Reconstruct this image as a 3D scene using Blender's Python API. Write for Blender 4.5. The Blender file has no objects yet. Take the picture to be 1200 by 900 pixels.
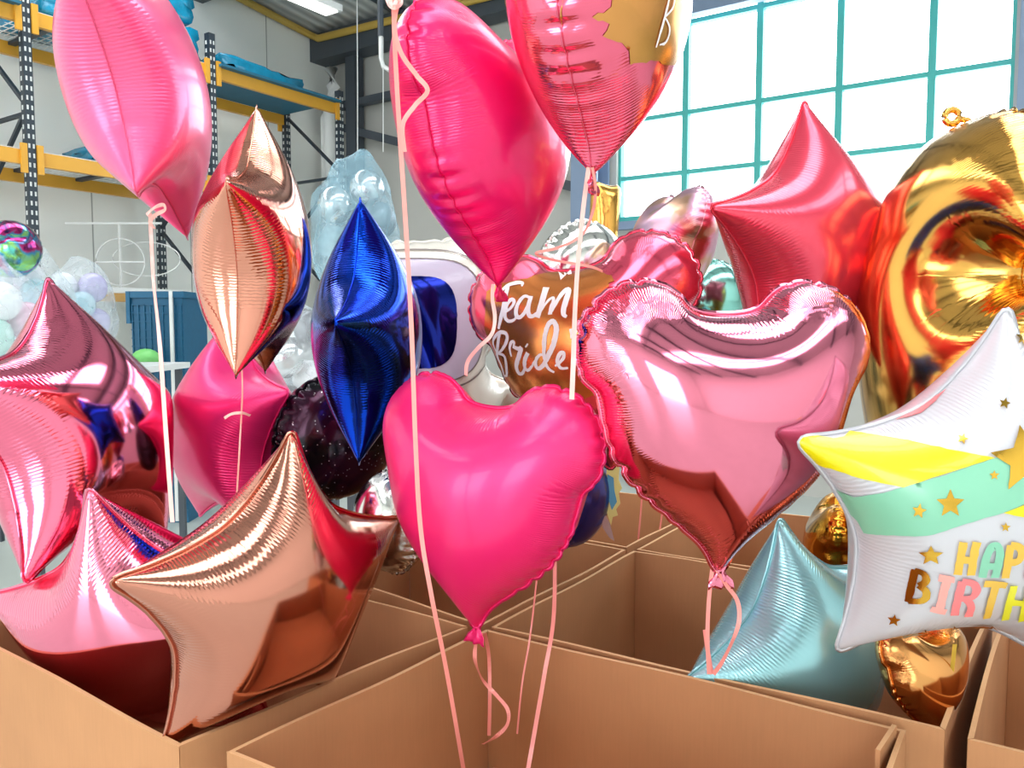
import bpy, bmesh, math, random, numpy as np
from mathutils import Vector, Matrix, Euler
from mathutils.geometry import delaunay_2d_cdt
from mathutils.bvhtree import BVHTree
PI = math.pi

# ---------------------------------------------------------------- outlines of the flat foil sheets
def smooth_closed(pts, n, rounds=2):
    """resample a closed polyline evenly to n points after a few Chaikin rounds"""
    p = np.array(pts, float)
    for _ in range(rounds):
        q = np.roll(p, -1, 0)
        p = np.stack([0.75*p+0.25*q, 0.25*p+0.75*q], 1).reshape(-1, 2)
    d = np.linalg.norm(np.roll(p, -1, 0)-p, axis=1)
    L = np.concatenate([[0], np.cumsum(d)])
    pc = np.vstack([p, p[:1]])
    t = np.linspace(0, L[-1], n, endpoint=False)
    return np.stack([np.interp(t, L, pc[:, 0]), np.interp(t, L, pc[:, 1])], 1), L[-1]

def star_outline(ratio=0.74, tip=0.035, n=5):
    """chubby foil star: narrow rounded tips, softly hollowed sides"""
    pts = []
    for i in range(n):
        a = PI/2+i*2*PI/n
        a2 = a+2*PI/n; m = (a+a2)/2
        A = np.array([math.cos(a), math.sin(a)]); T = np.array([-A[1], A[0]])
        B = np.array([math.cos(a2), math.sin(a2)]); T2 = np.array([-B[1], B[0]])
        Nn = np.array([math.cos(m), math.sin(m)])*ratio
        pts += [A-T*tip*0.35, A+T*tip*0.35]
        P = A*0.975+T*tip; Q = B*0.975-T2*tip
        C = 2*Nn-(P+Q)/2                                 # quadratic curve through the hollow
        for k in range(13):
            t = k/12
            q = P*(1-t)**2+2*C*t*(1-t)+Q*t*t
            l = P*(1-2*t)+Nn*2*t if t < 0.5 else Nn*(2-2*t)+Q*(2*t-1)
            pts.append(q*0.45+l*0.55)
    return pts

def heart_outline():
    pts = []
    cx, cy, r = 0.47, 0.38, 0.54
    for i in range(26):                       # right lobe, from the cleft round to the side
        a = math.radians(122-(122+32)*i/25)
        pts.append((cx+r*math.cos(a), cy+r*math.sin(a)))
    e = pts[-1]
    for i in range(1, 12):                    # convex side down to the tip
        f = i/12
        pts.append((e[0]*(1-f)+0.03*f+0.20*math.sin(PI*f), e[1]*(1-f)-0.97*f-0.05*math.sin(PI*f)))
    pts.append((0.025, -1.0))
    return [(0.0, 0.83)]+pts+[(-x, y) for x, y in pts[::-1]]

def circle_outline(a=1.0, b=1.0, p=2.0):
    out = []
    for i in range(64):
        t = 2*PI*i/64
        c, s = math.cos(t), math.sin(t)
        out.append((a*math.copysign(abs(c)**(2/p), c), b*math.copysign(abs(s)**(2/p), s)))
    return out

def peanut_outline():
    # tall numeral with one deep hollow in its left flank
    o = []
    for i in range(72):
        t = 2*PI*i/72
        x = 0.78*math.copysign(abs(math.cos(t))**0.8, math.cos(t)); y = 0.82*math.sin(t) if math.sin(t) > 0 else 1.45*math.sin(t)
        if x < 0:
            x += 0.27*math.exp(-((y-0.02)/0.075)**2)
        o.append((x, y))
    return o

def helmet_outline():
    # rounded square space helmet over small shoulders, arms and feet
    right = [(0.0, 0.96)]
    for i in range(1, 13):
        t = PI/2-(PI/2+0.75)*i/12
        c, q = math.cos(t), math.sin(t)
        right.append((0.66*abs(c)**0.62, 0.34+0.62*math.copysign(abs(q)**0.62, q)))
    right += [(0.60, -0.28), (0.80, -0.44), (0.74, -0.60), (0.52, -0.58), (0.50, -0.84), (0.40, -0.98), (0.10, -0.96)]
    return right+[(-x, y) for x, y in right[:0:-1]]

# ---------------------------------------------------------------- inflation of two welded sheets
def flat_mesh(pts, h, rng):
    peri = smooth_closed(pts, 400)[1]
    n = int(peri/h)
    b, peri = smooth_closed(pts, n)
    if sum(b[i-1, 0]*b[i, 1]-b[i, 0]*b[i-1, 1] for i in range(n)) < 0:
        b = b[::-1]
    x0, y0 = b.min(0); x1, y1 = b.max(0)
    hh = h*0.8660254
    gx = []
    for j in range(int((y1-y0)/hh)+2):
        for i in range(int((x1-x0)/h)+2):
            gx.append((x0+(i+0.5*(j % 2))*h, y0+j*hh))
    g = np.array(gx)+rng.uniform(-0.16, 0.16, (len(gx), 2))*h
    # inside test + distance
    def insd(q):
        ins = np.zeros(len(q), bool)
        dmin = np.full(len(q), 1e9); s = np.zeros(len(q))
        for i in range(n):
            p0 = b[i]; p1 = b[(i+1) % n]
            c = ((p0[1] > q[:, 1]) != (p1[1] > q[:, 1]))
            with np.errstate(divide='ignore', invalid='ignore'):
                xi = (p1[0]-p0[0])*(q[:, 1]-p0[1])/(p1[1]-p0[1])+p0[0]
            ins ^= c & (q[:, 0] < xi)
            e = p1-p0; t = np.clip(((q-p0)@e)/(e@e), 0, 1)
            d = np.linalg.norm(q-(p0+t[:, None]*e), axis=1)
            m = d < dmin
            dmin[m] = d[m]; s[m] = (i+t[m])*peri/n
        return ins, dmin, s
    ins, dm, _ = insd(g)
    g = g[ins & (dm > 0.6*h)]
    allp = np.vstack([b, g])
    r = delaunay_2d_cdt([Vector(p) for p in allp], [(i, (i+1) % n) for i in range(n)], [], 1, 1e-6)
    V = np.array([tuple(v) for v in r[0]]); F = np.array([tuple(f) for f in r[2]], int)
    # drop triangles outside the outline (type 1 keeps the inside of closed loops)
    c = V[F].mean(1); ic, _, _ = insd(c); F = F[ic]
    a = V[F[:, 1]]-V[F[:, 0]]; bb = V[F[:, 2]]-V[F[:, 0]]
    cr = a[:, 0]*bb[:, 1]-a[:, 1]*bb[:, 0]
    F[cr < 0] = F[cr < 0][:, ::-1]
    F = F[np.abs(cr) > 0.02*h*h]
    used = np.unique(F); mp = np.zeros(len(V), int); mp[used] = np.arange(len(used))
    V = V[used]; F = mp[F]
    _, d, s = insd(V)
    isb = d < 1e-6
    return V, F, d, s, isb, peri

def sheets(V, F, isb):
    nV = len(V)
    mp = np.arange(nV)
    k = nV
    mp[:] = np.where(isb, np.arange(nV), 0)
    idx = np.where(~isb)[0]
    mp[idx] = nV+np.arange(len(idx))
    V2 = np.vstack([V, V[idx]])
    F2 = np.vstack([F, mp[F][:, ::-1]])
    side = np.concatenate([np.where(isb, 0, 1), -np.ones(len(idx))])
    src = np.concatenate([np.arange(nV), idx])
    return V2, F2, side, src

def relax(X, V2, F2, iters, press, rng, bend=0.12, comp=0.02):
    e = np.sort(np.vstack([F2[:, [0, 1]], F2[:, [1, 2]], F2[:, [2, 0]]]), axis=1)
    key = e[:, 0]*len(V2)+e[:, 1]
    o = np.argsort(key, kind='stable'); ks = key[o]
    uniq, first, cnt = np.unique(ks, return_index=True, return_counts=True)
    E = e[o[first]]
    opp = np.concatenate([F2[:, 2], F2[:, 0], F2[:, 1]])[o]
    two = cnt == 2
    B = np.stack([opp[first[two]], opp[first[two]+1]], 1)
    B = B[B[:, 0] != B[:, 1]]
    L = np.linalg.norm(V2[E[:, 0]]-V2[E[:, 1]], axis=1)
    LB = np.linalg.norm(V2[B[:, 0]]-V2[B[:, 1]], axis=1)
    okb = LB > 0.3*L.mean(); B = B[okb]; LB = LB[okb]
    I = np.concatenate([E[:, 0], B[:, 0]]); J = np.concatenate([E[:, 1], B[:, 1]])
    R = np.concatenate([L, LB])
    isE = np.concatenate([np.ones(len(E), bool), np.zeros(len(B), bool)])
    ks_ = np.where(isE, 1.0, bend); kc = np.where(isE, comp, bend)
    n = len(V2)
    IJ = np.concatenate([I, J])
    w = np.bincount(IJ, np.concatenate([ks_, ks_]), n)
    Xp = X.copy(); hL = L.mean()
    for it in range(iters):
        v = (X-Xp)*0.93
        Xp = X.copy()
        a = X[F2[:, 1]]-X[F2[:, 0]]; b = X[F2[:, 2]]-X[F2[:, 0]]
        N = np.cross(a, b)/6
        P = np.zeros_like(X)
        for k in range(3):
            for c in range(3):
                P[:, c] += np.bincount(F2[:, k], N[:, c], n)
        X = X+v+P*(press/hL)
        for _ in range(2):
            D = X[J]-X[I]
            l = np.linalg.norm(D, axis=1)+1e-12
            C = (l-R)/l
            st = np.where(C > 0, ks_, kc)
            G = D*(0.5*C*st)[:, None]
            for c in range(3):
                g = G[:, c]
                X[:, c] += 1.25*np.bincount(IJ, np.concatenate([g, -g]), n)/w
    return X

def taubin(X, F, isb, rounds, a=0.5, b=-0.52):
    n = len(X)
    I = np.concatenate([F[:, 0], F[:, 1], F[:, 2]]); J = np.concatenate([F[:, 1], F[:, 2], F[:, 0]])
    w = np.bincount(I, minlength=n)+np.bincount(J, minlength=n)
    free = np.ones(n, bool); free[:len(isb)] = ~isb
    for r in range(rounds*2):
        A = np.zeros_like(X)
        for c in range(3):
            A[:, c] = np.bincount(I, X[J, c], n)+np.bincount(J, X[I, c], n)
        D = A/np.maximum(w, 1)[:, None]-X
        X = X+D*(a if r % 2 == 0 else b)*free[:, None]
    return X

def inflate(outline, seed=1, h_levels=(0.09, 0.045, 0.0225), iters=(700, 600, 500), press=0.005, squash=1.0):
    rng = np.random.RandomState(seed)
    prev = None
    for lv, (h, it) in enumerate(zip(h_levels, iters)):
        V, F, d, s, isb, peri = flat_mesh(outline, h, rng)
        V2, F2, side, src = sheets(V, F, isb)
        if prev is None:
            X = np.zeros((len(V2), 3)); X[:, 0] = V2[:, 0]; X[:, 2] = V2[:, 1]
            X[:, 1] = -side*np.sqrt(d[src])*0.25
        else:
            pV, pF, pX, nF = prev
            X = np.zeros((len(V2), 3))
            bv = BVHTree.FromPolygons([(p[0], p[1], 0) for p in pV], [tuple(f) for f in pF[:nF]])
            for k in range(len(V2)):
                p = Vector((V2[k, 0], V2[k, 1], 0))
                loc, nrm, fi, dist = bv.find_nearest(p)
                fa = pF[fi] if side[k] >= 0 else pF[nF+fi][::-1]
                A, Bq, C = pV[fa[0]], pV[fa[1]], pV[fa[2]]
                den = (Bq[1]-C[1])*(A[0]-C[0])+(C[0]-Bq[0])*(A[1]-C[1])
                u = ((Bq[1]-C[1])*(loc[0]-C[0])+(C[0]-Bq[0])*(loc[1]-C[1]))/den
                v = ((C[1]-A[1])*(loc[0]-C[0])+(A[0]-C[0])*(loc[1]-C[1]))/den
                X[k] = u*pX[fa[0]]+v*pX[fa[1]]+(1-u-v)*pX[fa[2]]
        X = X+rng.normal(0, h*(0.05 if lv == 0 else 0.012), X.shape)
        X = relax(X, V2, F2, it, press*(1, 0.5, 0.25, 0.15)[lv], rng)
        X = taubin(X, F2, isb, 2 if lv < 2 else 3)
        prev = (V2, F2, X, len(F))
    # front sheet = side +1 faces -Y ; make normals outward
    nF = len(F)
    a = X[F2[:, 1]]-X[F2[:, 0]]; b = X[F2[:, 2]]-X[F2[:, 0]]
    vol = (np.cross(a, b)*X[F2[:, 0]]).sum()
    return dict(V=V2, F=F2, X=X, d=d[src], s=s[src], side=side, isb=(side == 0), nF=nF, peri=peri, vol=vol, nb=int(isb.sum()))

# ================================================================ the scene
rnd = random.Random(7)
scene = bpy.context.scene
COL = scene.collection
YAW = math.radians(34.4)
PITCH = math.radians(4.1)
FPX = 950.0
EYE = Vector((0.0, 0.0, 1.56))
CAMROT = Matrix.Rotation(YAW, 3, 'Z')                    # turns "right / ahead / up" of the viewer into the room's axes

def at(px, py, depth):
    """the point of the room seen at photo pixel (px, py), depth metres ahead of the eye"""
    x = (px-600)/FPX; u = (450-py)/FPX
    c, s = math.cos(-PITCH), math.sin(-PITCH)
    v = Vector((x, c-u*s, s+u*c)); v = v/v.y*depth
    return EYE+CAMROT @ v

# ---------------------------------------------------------------- materials
MATS = {}
def nodes_of(name):
    m = bpy.data.materials.new(name); m.use_nodes = True
    nt = m.node_tree; b = nt.nodes['Principled BSDF']
    MATS[name] = m
    return m, nt, b
def lin(c):
    return tuple(((x/12.92) if x <= 0.04045 else ((x+0.055)/1.055)**2.4) for x in [v/255 for v in c])+(1,)
def N(nt, t, **k):
    n = nt.nodes.new(t)
    for a, v in k.items(): setattr(n, a, v)
    return n
def mth(nt, op, a, b=None, c=None):
    n = nt.nodes.new('ShaderNodeMath'); n.operation = op
    for i, v in enumerate((a, b, c)):
        if v is None: continue
        if isinstance(v, (int, float)): n.inputs[i].default_value = v
        else: nt.links.new(v, n.inputs[i])
    return n.outputs[0]

def plain(name, rgb, rough=0.6, metal=0.0, var=0.05, scale=8.0, bump=0.0, spec=0.5, coat=0.0):
    m, nt, b = nodes_of(name)
    tc = N(nt, 'ShaderNodeTexCoord'); no = N(nt, 'ShaderNodeTexNoise')
    no.inputs['Scale'].default_value = scale; no.inputs['Detail'].default_value = 5
    nt.links.new(tc.outputs['Object'], no.inputs['Vector'])
    mx = N(nt, 'ShaderNodeMix', data_type='RGBA')
    c = lin(rgb)
    mx.inputs[6].default_value = tuple(max(0, v*(1-var)) for v in c[:3])+(1,)
    mx.inputs[7].default_value = tuple(min(1, v*(1+var)) for v in c[:3])+(1,)
    nt.links.new(no.outputs['Fac'], mx.inputs[0]); nt.links.new(mx.outputs[2], b.inputs['Base Color'])
    b.inputs['Roughness'].default_value = rough; b.inputs['Metallic'].default_value = metal
    b.inputs['Specular IOR Level'].default_value = spec; b.inputs['Coat Weight'].default_value = coat
    if bump:
        bp = N(nt, 'ShaderNodeBump'); bp.inputs['Strength'].default_value = bump; bp.inputs['Distance'].default_value = 0.01
        nt.links.new(no.outputs['Fac'], bp.inputs['Height']); nt.links.new(bp.outputs['Normal'], b.inputs['Normal'])
    return m

def foil(name, rgb, rough=0.1, metal=1.0, ridge=0.5, coat=0.0, second=None, edge=None, spec=0.5):
    """printed foil: fine puckers run square to the welded seam (UV map 'seam' holds the distance along and from it)"""
    m, nt, b = nodes_of(name)
    uv = N(nt, 'ShaderNodeUVMap', uv_map='seam'); sp = N(nt, 'ShaderNodeSeparateXYZ')
    nt.links.new(uv.outputs[0], sp.inputs[0])
    s, d = sp.outputs[0], sp.outputs[1]
    rest = N(nt, 'ShaderNodeUVMap', uv_map='rest')
    no = N(nt, 'ShaderNodeTexNoise'); no.inputs['Scale'].default_value = 2.2; no.inputs['Detail'].default_value = 2
    nt.links.new(rest.outputs[0], no.inputs['Vector'])
    comb = N(nt, 'ShaderNodeCombineXYZ'); nt.links.new(s, comb.inputs[0])
    n1 = N(nt, 'ShaderNodeTexNoise'); n1.inputs['Scale'].default_value = 3.0; n1.inputs['Detail'].default_value = 1
    nt.links.new(comb.outputs[0], n1.inputs['Vector'])
    ph = mth(nt, 'MULTIPLY_ADD', s, 330.0, mth(nt, 'MULTIPLY', n1.outputs['Fac'], 30.0))
    ph = mth(nt, 'ADD', ph, mth(nt, 'MULTIPLY', no.outputs['Fac'], 5.0))
    wv = mth(nt, 'SINE', ph)
    mr = N(nt, 'ShaderNodeMapRange', interpolation_type='SMOOTHSTEP')
    mr.inputs[1].default_value = 0.40; mr.inputs[2].default_value = 0.22; nt.links.new(d, mr.inputs[0])
    mr2 = N(nt, 'ShaderNodeMapRange', interpolation_type='SMOOTHSTEP')
    mr2.inputs[1].default_value = 0.44; mr2.inputs[2].default_value = 0.56
    n2 = N(nt, 'ShaderNodeTexNoise'); n2.inputs['Scale'].default_value = 1.4; n2.inputs['Detail'].default_value = 1
    cb2 = N(nt, 'ShaderNodeCombineXYZ'); nt.links.new(s, cb2.inputs[0]); cb2.inputs[1].default_value = 3.7
    nt.links.new(cb2.outputs[0], n2.inputs['Vector']); nt.links.new(n2.outputs['Fac'], mr2.inputs[0])
    amp = mth(nt, 'MULTIPLY', mr.outputs[0], mth(nt, 'MULTIPLY_ADD', mr2.outputs[0], 0.85, 0.15))
    h = mth(nt, 'MULTIPLY', wv, amp)
    h = mth(nt, 'ADD', h, mth(nt, 'MULTIPLY', no.outputs['Fac'], 2.0))
    bp = N(nt, 'ShaderNodeBump'); bp.inputs['Strength'].default_value = ridge; bp.inputs['Distance'].default_value = 0.00028
    nt.links.new(h, bp.inputs['Height']); nt.links.new(bp.outputs['Normal'], b.inputs['Normal'])
    if coat: nt.links.new(bp.outputs['Normal'], b.inputs['Coat Normal'])
    c = lin(rgb)
    if second:
        mx = N(nt, 'ShaderNodeMix', data_type='RGBA')
        mx.inputs[6].default_value = c; mx.inputs[7].default_value = lin(second)
        r3 = N(nt, 'ShaderNodeMapRange', interpolation_type='SMOOTHSTEP')
        r3.inputs[1].default_value = 0.46; r3.inputs[2].default_value = 0.56
        n3 = N(nt, 'ShaderNodeTexNoise'); n3.inputs['Scale'].default_value = 1.6; n3.inputs['Detail'].default_value = 3
        nt.links.new(rest.outputs[0], n3.inputs['Vector']); nt.links.new(n3.outputs['Fac'], r3.inputs[0])
        nt.links.new(r3.outputs[0], mx.inputs[0]); nt.links.new(mx.outputs[2], b.inputs['Base Color'])
    else:
        b.inputs['Base Color'].default_value = c
    b.inputs['Roughness'].default_value = rough; b.inputs['Metallic'].default_value = metal
    b.inputs['Coat Weight'].default_value = coat; b.inputs['Coat Roughness'].default_value = 0.08
    b.inputs['Specular IOR Level'].default_value = spec
    if edge: b.inputs['Specular Tint'].default_value = lin(edge)
    return m

foil('rose_gold_foil', (222, 150, 128), 0.10)
foil('rose_gold_deep_foil', (205, 138, 118), 0.12)
foil('blue_foil', (18, 62, 190), 0.12)
foil('pink_chrome_foil', (240, 120, 150), 0.10)
foil('pink_mirror_foil', (238, 132, 158), 0.09, ridge=0.6)
foil('satin_pink_foil', (250, 92, 145), 0.30, metal=0.35, ridge=0.5, coat=0.35)
foil('hot_pink_foil', (250, 38, 118), 0.34, metal=0.30, ridge=0.55, coat=0.25)
foil('deep_pink_foil', (240, 14, 105), 0.30, metal=0.35, ridge=0.6, coat=0.4)
foil('magenta_foil', (232, 40, 118), 0.32, metal=0.45, ridge=0.5, coat=0.2)
foil('salmon_foil', (235, 70, 95), 0.22, metal=0.6, ridge=0.5, coat=0.4)
foil('gold_foil', (226, 168, 84), 0.13)
foil('deep_gold_foil', (214, 150, 50), 0.10)
foil('copper_gold_foil', (228, 160, 96), 0.12)
foil('teal_pearl_foil', (152, 204, 210), 0.27, metal=0.6, ridge=0.6, coat=0.3)
foil('white_foil', (200, 197, 202), 0.28, metal=0.15, ridge=0.55, coat=0.5)
foil('silver_foil', (232, 230, 226), 0.12)
foil('cream_foil', (232, 226, 214), 0.25, metal=0.25, coat=0.4)
foil('iridescent_pink_foil', (244, 190, 214), 0.28, second=(226, 178, 150))
foil('mint_foil', (150, 215, 205), 0.15)
foil('indigo_foil', (70, 60, 140), 0.18, metal=0.7)
foil('galaxy_foil', (16, 14, 22), 0.12, metal=0.6, ridge=0.9, second=(52, 16, 40))
foil('bride_pink_foil', (240, 105, 135), 0.12, metal=0.85, ridge=0.8, coat=0.3)
foil('team_pink_foil', (236, 82, 112), 0.14, metal=0.8, coat=0.3)
foil('gold_print', (226, 176, 70), 0.16)
foil('watercolour_gold', (216, 150, 84), 0.2, metal=0.8, second=(196, 140, 70))
foil('copper_print', (214, 128, 66), 0.22, metal=0.75, ridge=0.3)
plain('white_print', (246, 240, 240), 0.4)
plain('yellow_print', (226, 210, 0), 0.3, coat=0.4)
plain('mint_print', (128, 192, 160), 0.3, coat=0.4)
plain('coral_print', (240, 120, 122), 0.3, coat=0.4)
plain('pink_print', (246, 160, 150), 0.3, coat=0.4)
plain('ochre_print', (224, 176, 60), 0.3, coat=0.4)
plain('lime_print', (222, 214, 30), 0.3, coat=0.4)
plain('lilac_grey_print', (190, 180, 200), 0.3, coat=0.4)
foil('visor_blue_print', (22, 34, 120), 0.10, metal=0.9)
plain('grey_line_print', (120, 108, 104), 0.4)
plain('ribbon_pink', (246, 150, 140), 0.35, var=0.04, coat=0.3)
plain('ribbon_pale', (250, 190, 180), 0.35, var=0.04, coat=0.3)
plain('ribbon_gold', (225, 185, 70), 0.3, metal=0.5)
plain('yellow_tail', (226, 206, 130), 0.3, metal=0.5)
plain('blue_tail', (90, 150, 185), 0.3, metal=0.5)
plain('clear_tab', (215, 190, 195), 0.15, metal=0.7)

def speckle(m):
    """tiny printed stars scattered over a dark print"""
    nt = m.node_tree; b = nt.nodes['Principled BSDF']
    rest = N(nt, 'ShaderNodeUVMap', uv_map='rest'); v = N(nt, 'ShaderNodeTexVoronoi'); v.inputs['Scale'].default_value = 19
    nt.links.new(rest.outputs[0], v.inputs['Vector'])
    k = mth(nt, 'LESS_THAN', v.outputs['Distance'], 0.11)
    mx = N(nt, 'ShaderNodeMix', data_type='RGBA'); mx.inputs[7].default_value = lin((225, 215, 220))
    src = b.inputs['Base Color'].links[0].from_socket
    nt.links.new(src, mx.inputs[6]); nt.links.new(k, mx.inputs[0]); nt.links.new(mx.outputs[2], b.inputs['Base Color'])
speckle(MATS['galaxy_foil'])
def cardboard(name, rgb):
    m, nt, b = nodes_of(name)
    tc = N(nt, 'ShaderNodeTexCoord')
    mp = N(nt, 'ShaderNodeMapping'); mp.inputs['Scale'].default_value = (1, 1, 0.06)
    nt.links.new(tc.outputs['Object'], mp.inputs[0])
    n1 = N(nt, 'ShaderNodeTexNoise'); n1.inputs['Scale'].default_value = 260; n1.inputs['Detail'].default_value = 3
    nt.links.new(mp.outputs[0], n1.inputs['Vector'])
    n2 = N(nt, 'ShaderNodeTexNoise'); n2.inputs['Scale'].default_value = 5; n2.inputs['Detail'].default_value = 6
    nt.links.new(tc.outputs['Object'], n2.inputs['Vector'])
    f = mth(nt, 'ADD', mth(nt, 'MULTIPLY', n1.outputs['Fac'], 0.22), mth(nt, 'MULTIPLY', n2.outputs['Fac'], 0.78))
    cr = N(nt, 'ShaderNodeValToRGB')
    c = lin(rgb)
    cr.color_ramp.elements[0].position = 0.3; cr.color_ramp.elements[1].position = 0.7
    cr.color_ramp.elements[0].color = tuple(v*0.88 for v in c[:3])+(1,)
    cr.color_ramp.elements[1].color = tuple(min(1, v*1.08) for v in c[:3])+(1,)
    nt.links.new(f, cr.inputs[0]); nt.links.new(cr.outputs[0], b.inputs['Base Color'])
    b.inputs['Roughness'].default_value = 0.8; b.inputs['Specular IOR Level'].default_value = 0.25
    wv = N(nt, 'ShaderNodeTexNoise'); wv.inputs['Scale'].default_value = 90
    nt.links.new(mp.outputs[0], wv.inputs['Vector'])
    bp = N(nt, 'ShaderNodeBump'); bp.inputs['Strength'].default_value = 0.12; bp.inputs['Distance'].default_value = 0.002
    nt.links.new(wv.outputs['Fac'], bp.inputs['Height']); nt.links.new(bp.outputs['Normal'], b.inputs['Normal'])
    return m
cardboard('cardboard', (190, 136, 94))
cardboard('cardboard_edge', (214, 168, 122))
plain('wall_paint', (244, 244, 240), 0.8, var=0.03, scale=1.5)
plain('wall_cladding', (190, 188, 182), 0.7, var=0.04, scale=1.5)
plain('concrete_floor', (196, 202, 196), 0.35, var=0.08, scale=2.5)
plain('ceiling_sheet', (206, 206, 204), 0.6, var=0.04)
plain('steel_dark', (70, 76, 84), 0.5, var=0.1)
plain('steel_bluegrey', (128, 146, 172), 0.5, var=0.05)
plain('rack_upright', (44, 54, 64), 0.45, var=0.1)
plain('rack_hole', (215, 218, 215), 0.7)
plain('rack_beam', (226, 164, 52), 0.4, var=0.06)
plain('yellow_pipe', (196, 160, 70), 0.5, var=0.06)
plain('teal_frame', (70, 176, 170), 0.45, var=0.04)
plain('blue_wrap', (20, 140, 178), 0.25, var=0.35, scale=14, bump=1.0, coat=0.3)
plain('blue_board', (32, 104, 132), 0.6, var=0.15)
plain('crate_blue', (14, 92, 128), 0.5, var=0.12, scale=20)
plain('white_enamel', (232, 232, 230), 0.35, var=0.02)
plain('green_wrap', (120, 200, 110), 0.4, var=0.2, bump=0.5)
plain('timber', (196, 150, 84), 0.6, var=0.2)
plain('cable_white', (225, 225, 222), 0.5)
plain('dark_gap', (60, 50, 44), 0.8)
for nm, c in (('pastel_blue', (176, 214, 226)), ('pastel_pink', (232, 176, 200)), ('pastel_lilac', (190, 178, 220)),
              ('pastel_mint', (180, 222, 210)), ('pastel_white', (236, 236, 238))):
    plain(nm, c, 0.25, var=0.05, coat=0.4)
plain('chrome_ball', (205, 205, 205), 0.18, metal=0.9)
plain('gold_ball', (205, 170, 120), 0.3, metal=0.6)
plain('grey_ball', (95, 98, 105), 0.3, metal=0.4)
def swirl(name):
    m, nt, b = nodes_of(name)
    tc = N(nt, 'ShaderNodeTexCoord'); no = N(nt, 'ShaderNodeTexNoise')
    no.inputs['Scale'].default_value = 5; no.inputs['Distortion'].default_value = 2.5
    nt.links.new(tc.outputs['Object'], no.inputs['Vector'])
    cr = N(nt, 'ShaderNodeValToRGB'); e = cr.color_ramp.elements
    e[0].position = 0.3; e[0].color = lin((60, 40, 90)); e[1].position = 0.75; e[1].color = lin((90, 200, 200))
    for p, c in ((0.42, (180, 40, 110)), (0.5, (60, 150, 200)), (0.62, (150, 210, 110))):
        x = e.new(p); x.color = lin(c)
    nt.links.new(no.outputs['Fac'], cr.inputs[0]); nt.links.new(cr.outputs[0], b.inputs['Base Color'])
    b.inputs['Metallic'].default_value = 0.8; b.inputs['Roughness'].default_value = 0.15
swirl('holographic_swirl')
def film(name, rgb, mixv, rough=0.2):
    """thin clear plastic bag film with wrinkles"""
    m, nt, b = nodes_of(name)
    out = nt.nodes['Material Output']
    tr = N(nt, 'ShaderNodeBsdfTransparent'); tr.inputs[0].default_value = (0.96, 0.98, 0.99, 1)
    b.inputs['Base Color'].default_value = lin(rgb); b.inputs['Roughness'].default_value = rough
    tc = N(nt, 'ShaderNodeTexCoord'); no = N(nt, 'ShaderNodeTexNoise')
    no.inputs['Scale'].default_value = 5; no.inputs['Detail'].default_value = 3; no.inputs['Distortion'].default_value = 1.0
    nt.links.new(tc.outputs['Object'], no.inputs['Vector'])
    bp = N(nt, 'ShaderNodeBump'); bp.inputs['Strength'].default_value = 0.25; bp.inputs['Distance'].default_value = 0.02
    nt.links.new(no.outputs['Fac'], bp.inputs['Height']); nt.links.new(bp.outputs['Normal'], b.inputs['Normal'])
    mx = N(nt, 'ShaderNodeMixShader')
    mr = N(nt, 'ShaderNodeMapRange'); mr.inputs[1].default_value = 0.3; mr.inputs[2].default_value = 0.7
    mr.inputs[3].default_value = mixv*0.5; mr.inputs[4].default_value = min(1, mixv*1.5)
    nt.links.new(no.outputs['Fac'], mr.inputs[0]); nt.links.new(mr.outputs[0], mx.inputs[0])
    nt.links.new(tr.outputs[0], mx.inputs[1]); nt.links.new(b.outputs[0], mx.inputs[2])
    nt.links.new(mx.outputs[0], out.inputs[0])
film('bag_film', (228, 236, 240), 0.26, 0.35)
film('bag_film_blue', (175, 218, 235), 0.3, 0.4)
film('window_glass', (235, 245, 245), 0.02, 0.02)
def corrugated():
    m, nt, b = nodes_of('corrugated_roof')
    tc = N(nt, 'ShaderNodeTexCoord'); wv = N(nt, 'ShaderNodeTexWave', wave_type='BANDS', bands_direction='X')
    wv.inputs['Scale'].default_value = 1.9
    nt.links.new(tc.outputs['Object'], wv.inputs['Vector'])
    cr = N(nt, 'ShaderNodeValToRGB'); cr.color_ramp.elements[0].color = lin((176, 178, 178)); cr.color_ramp.elements[1].color = lin((214, 214, 212))
    nt.links.new(wv.outputs['Fac'], cr.inputs[0]); nt.links.new(cr.outputs[0], b.inputs['Base Color'])
    bp = N(nt, 'ShaderNodeBump'); bp.inputs['Strength'].default_value = 0.6; bp.inputs['Distance'].default_value = 0.03
    nt.links.new(wv.outputs['Fac'], bp.inputs['Height']); nt.links.new(bp.outputs['Normal'], b.inputs['Normal'])
    b.inputs['Roughness'].default_value = 0.6
corrugated()
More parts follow.
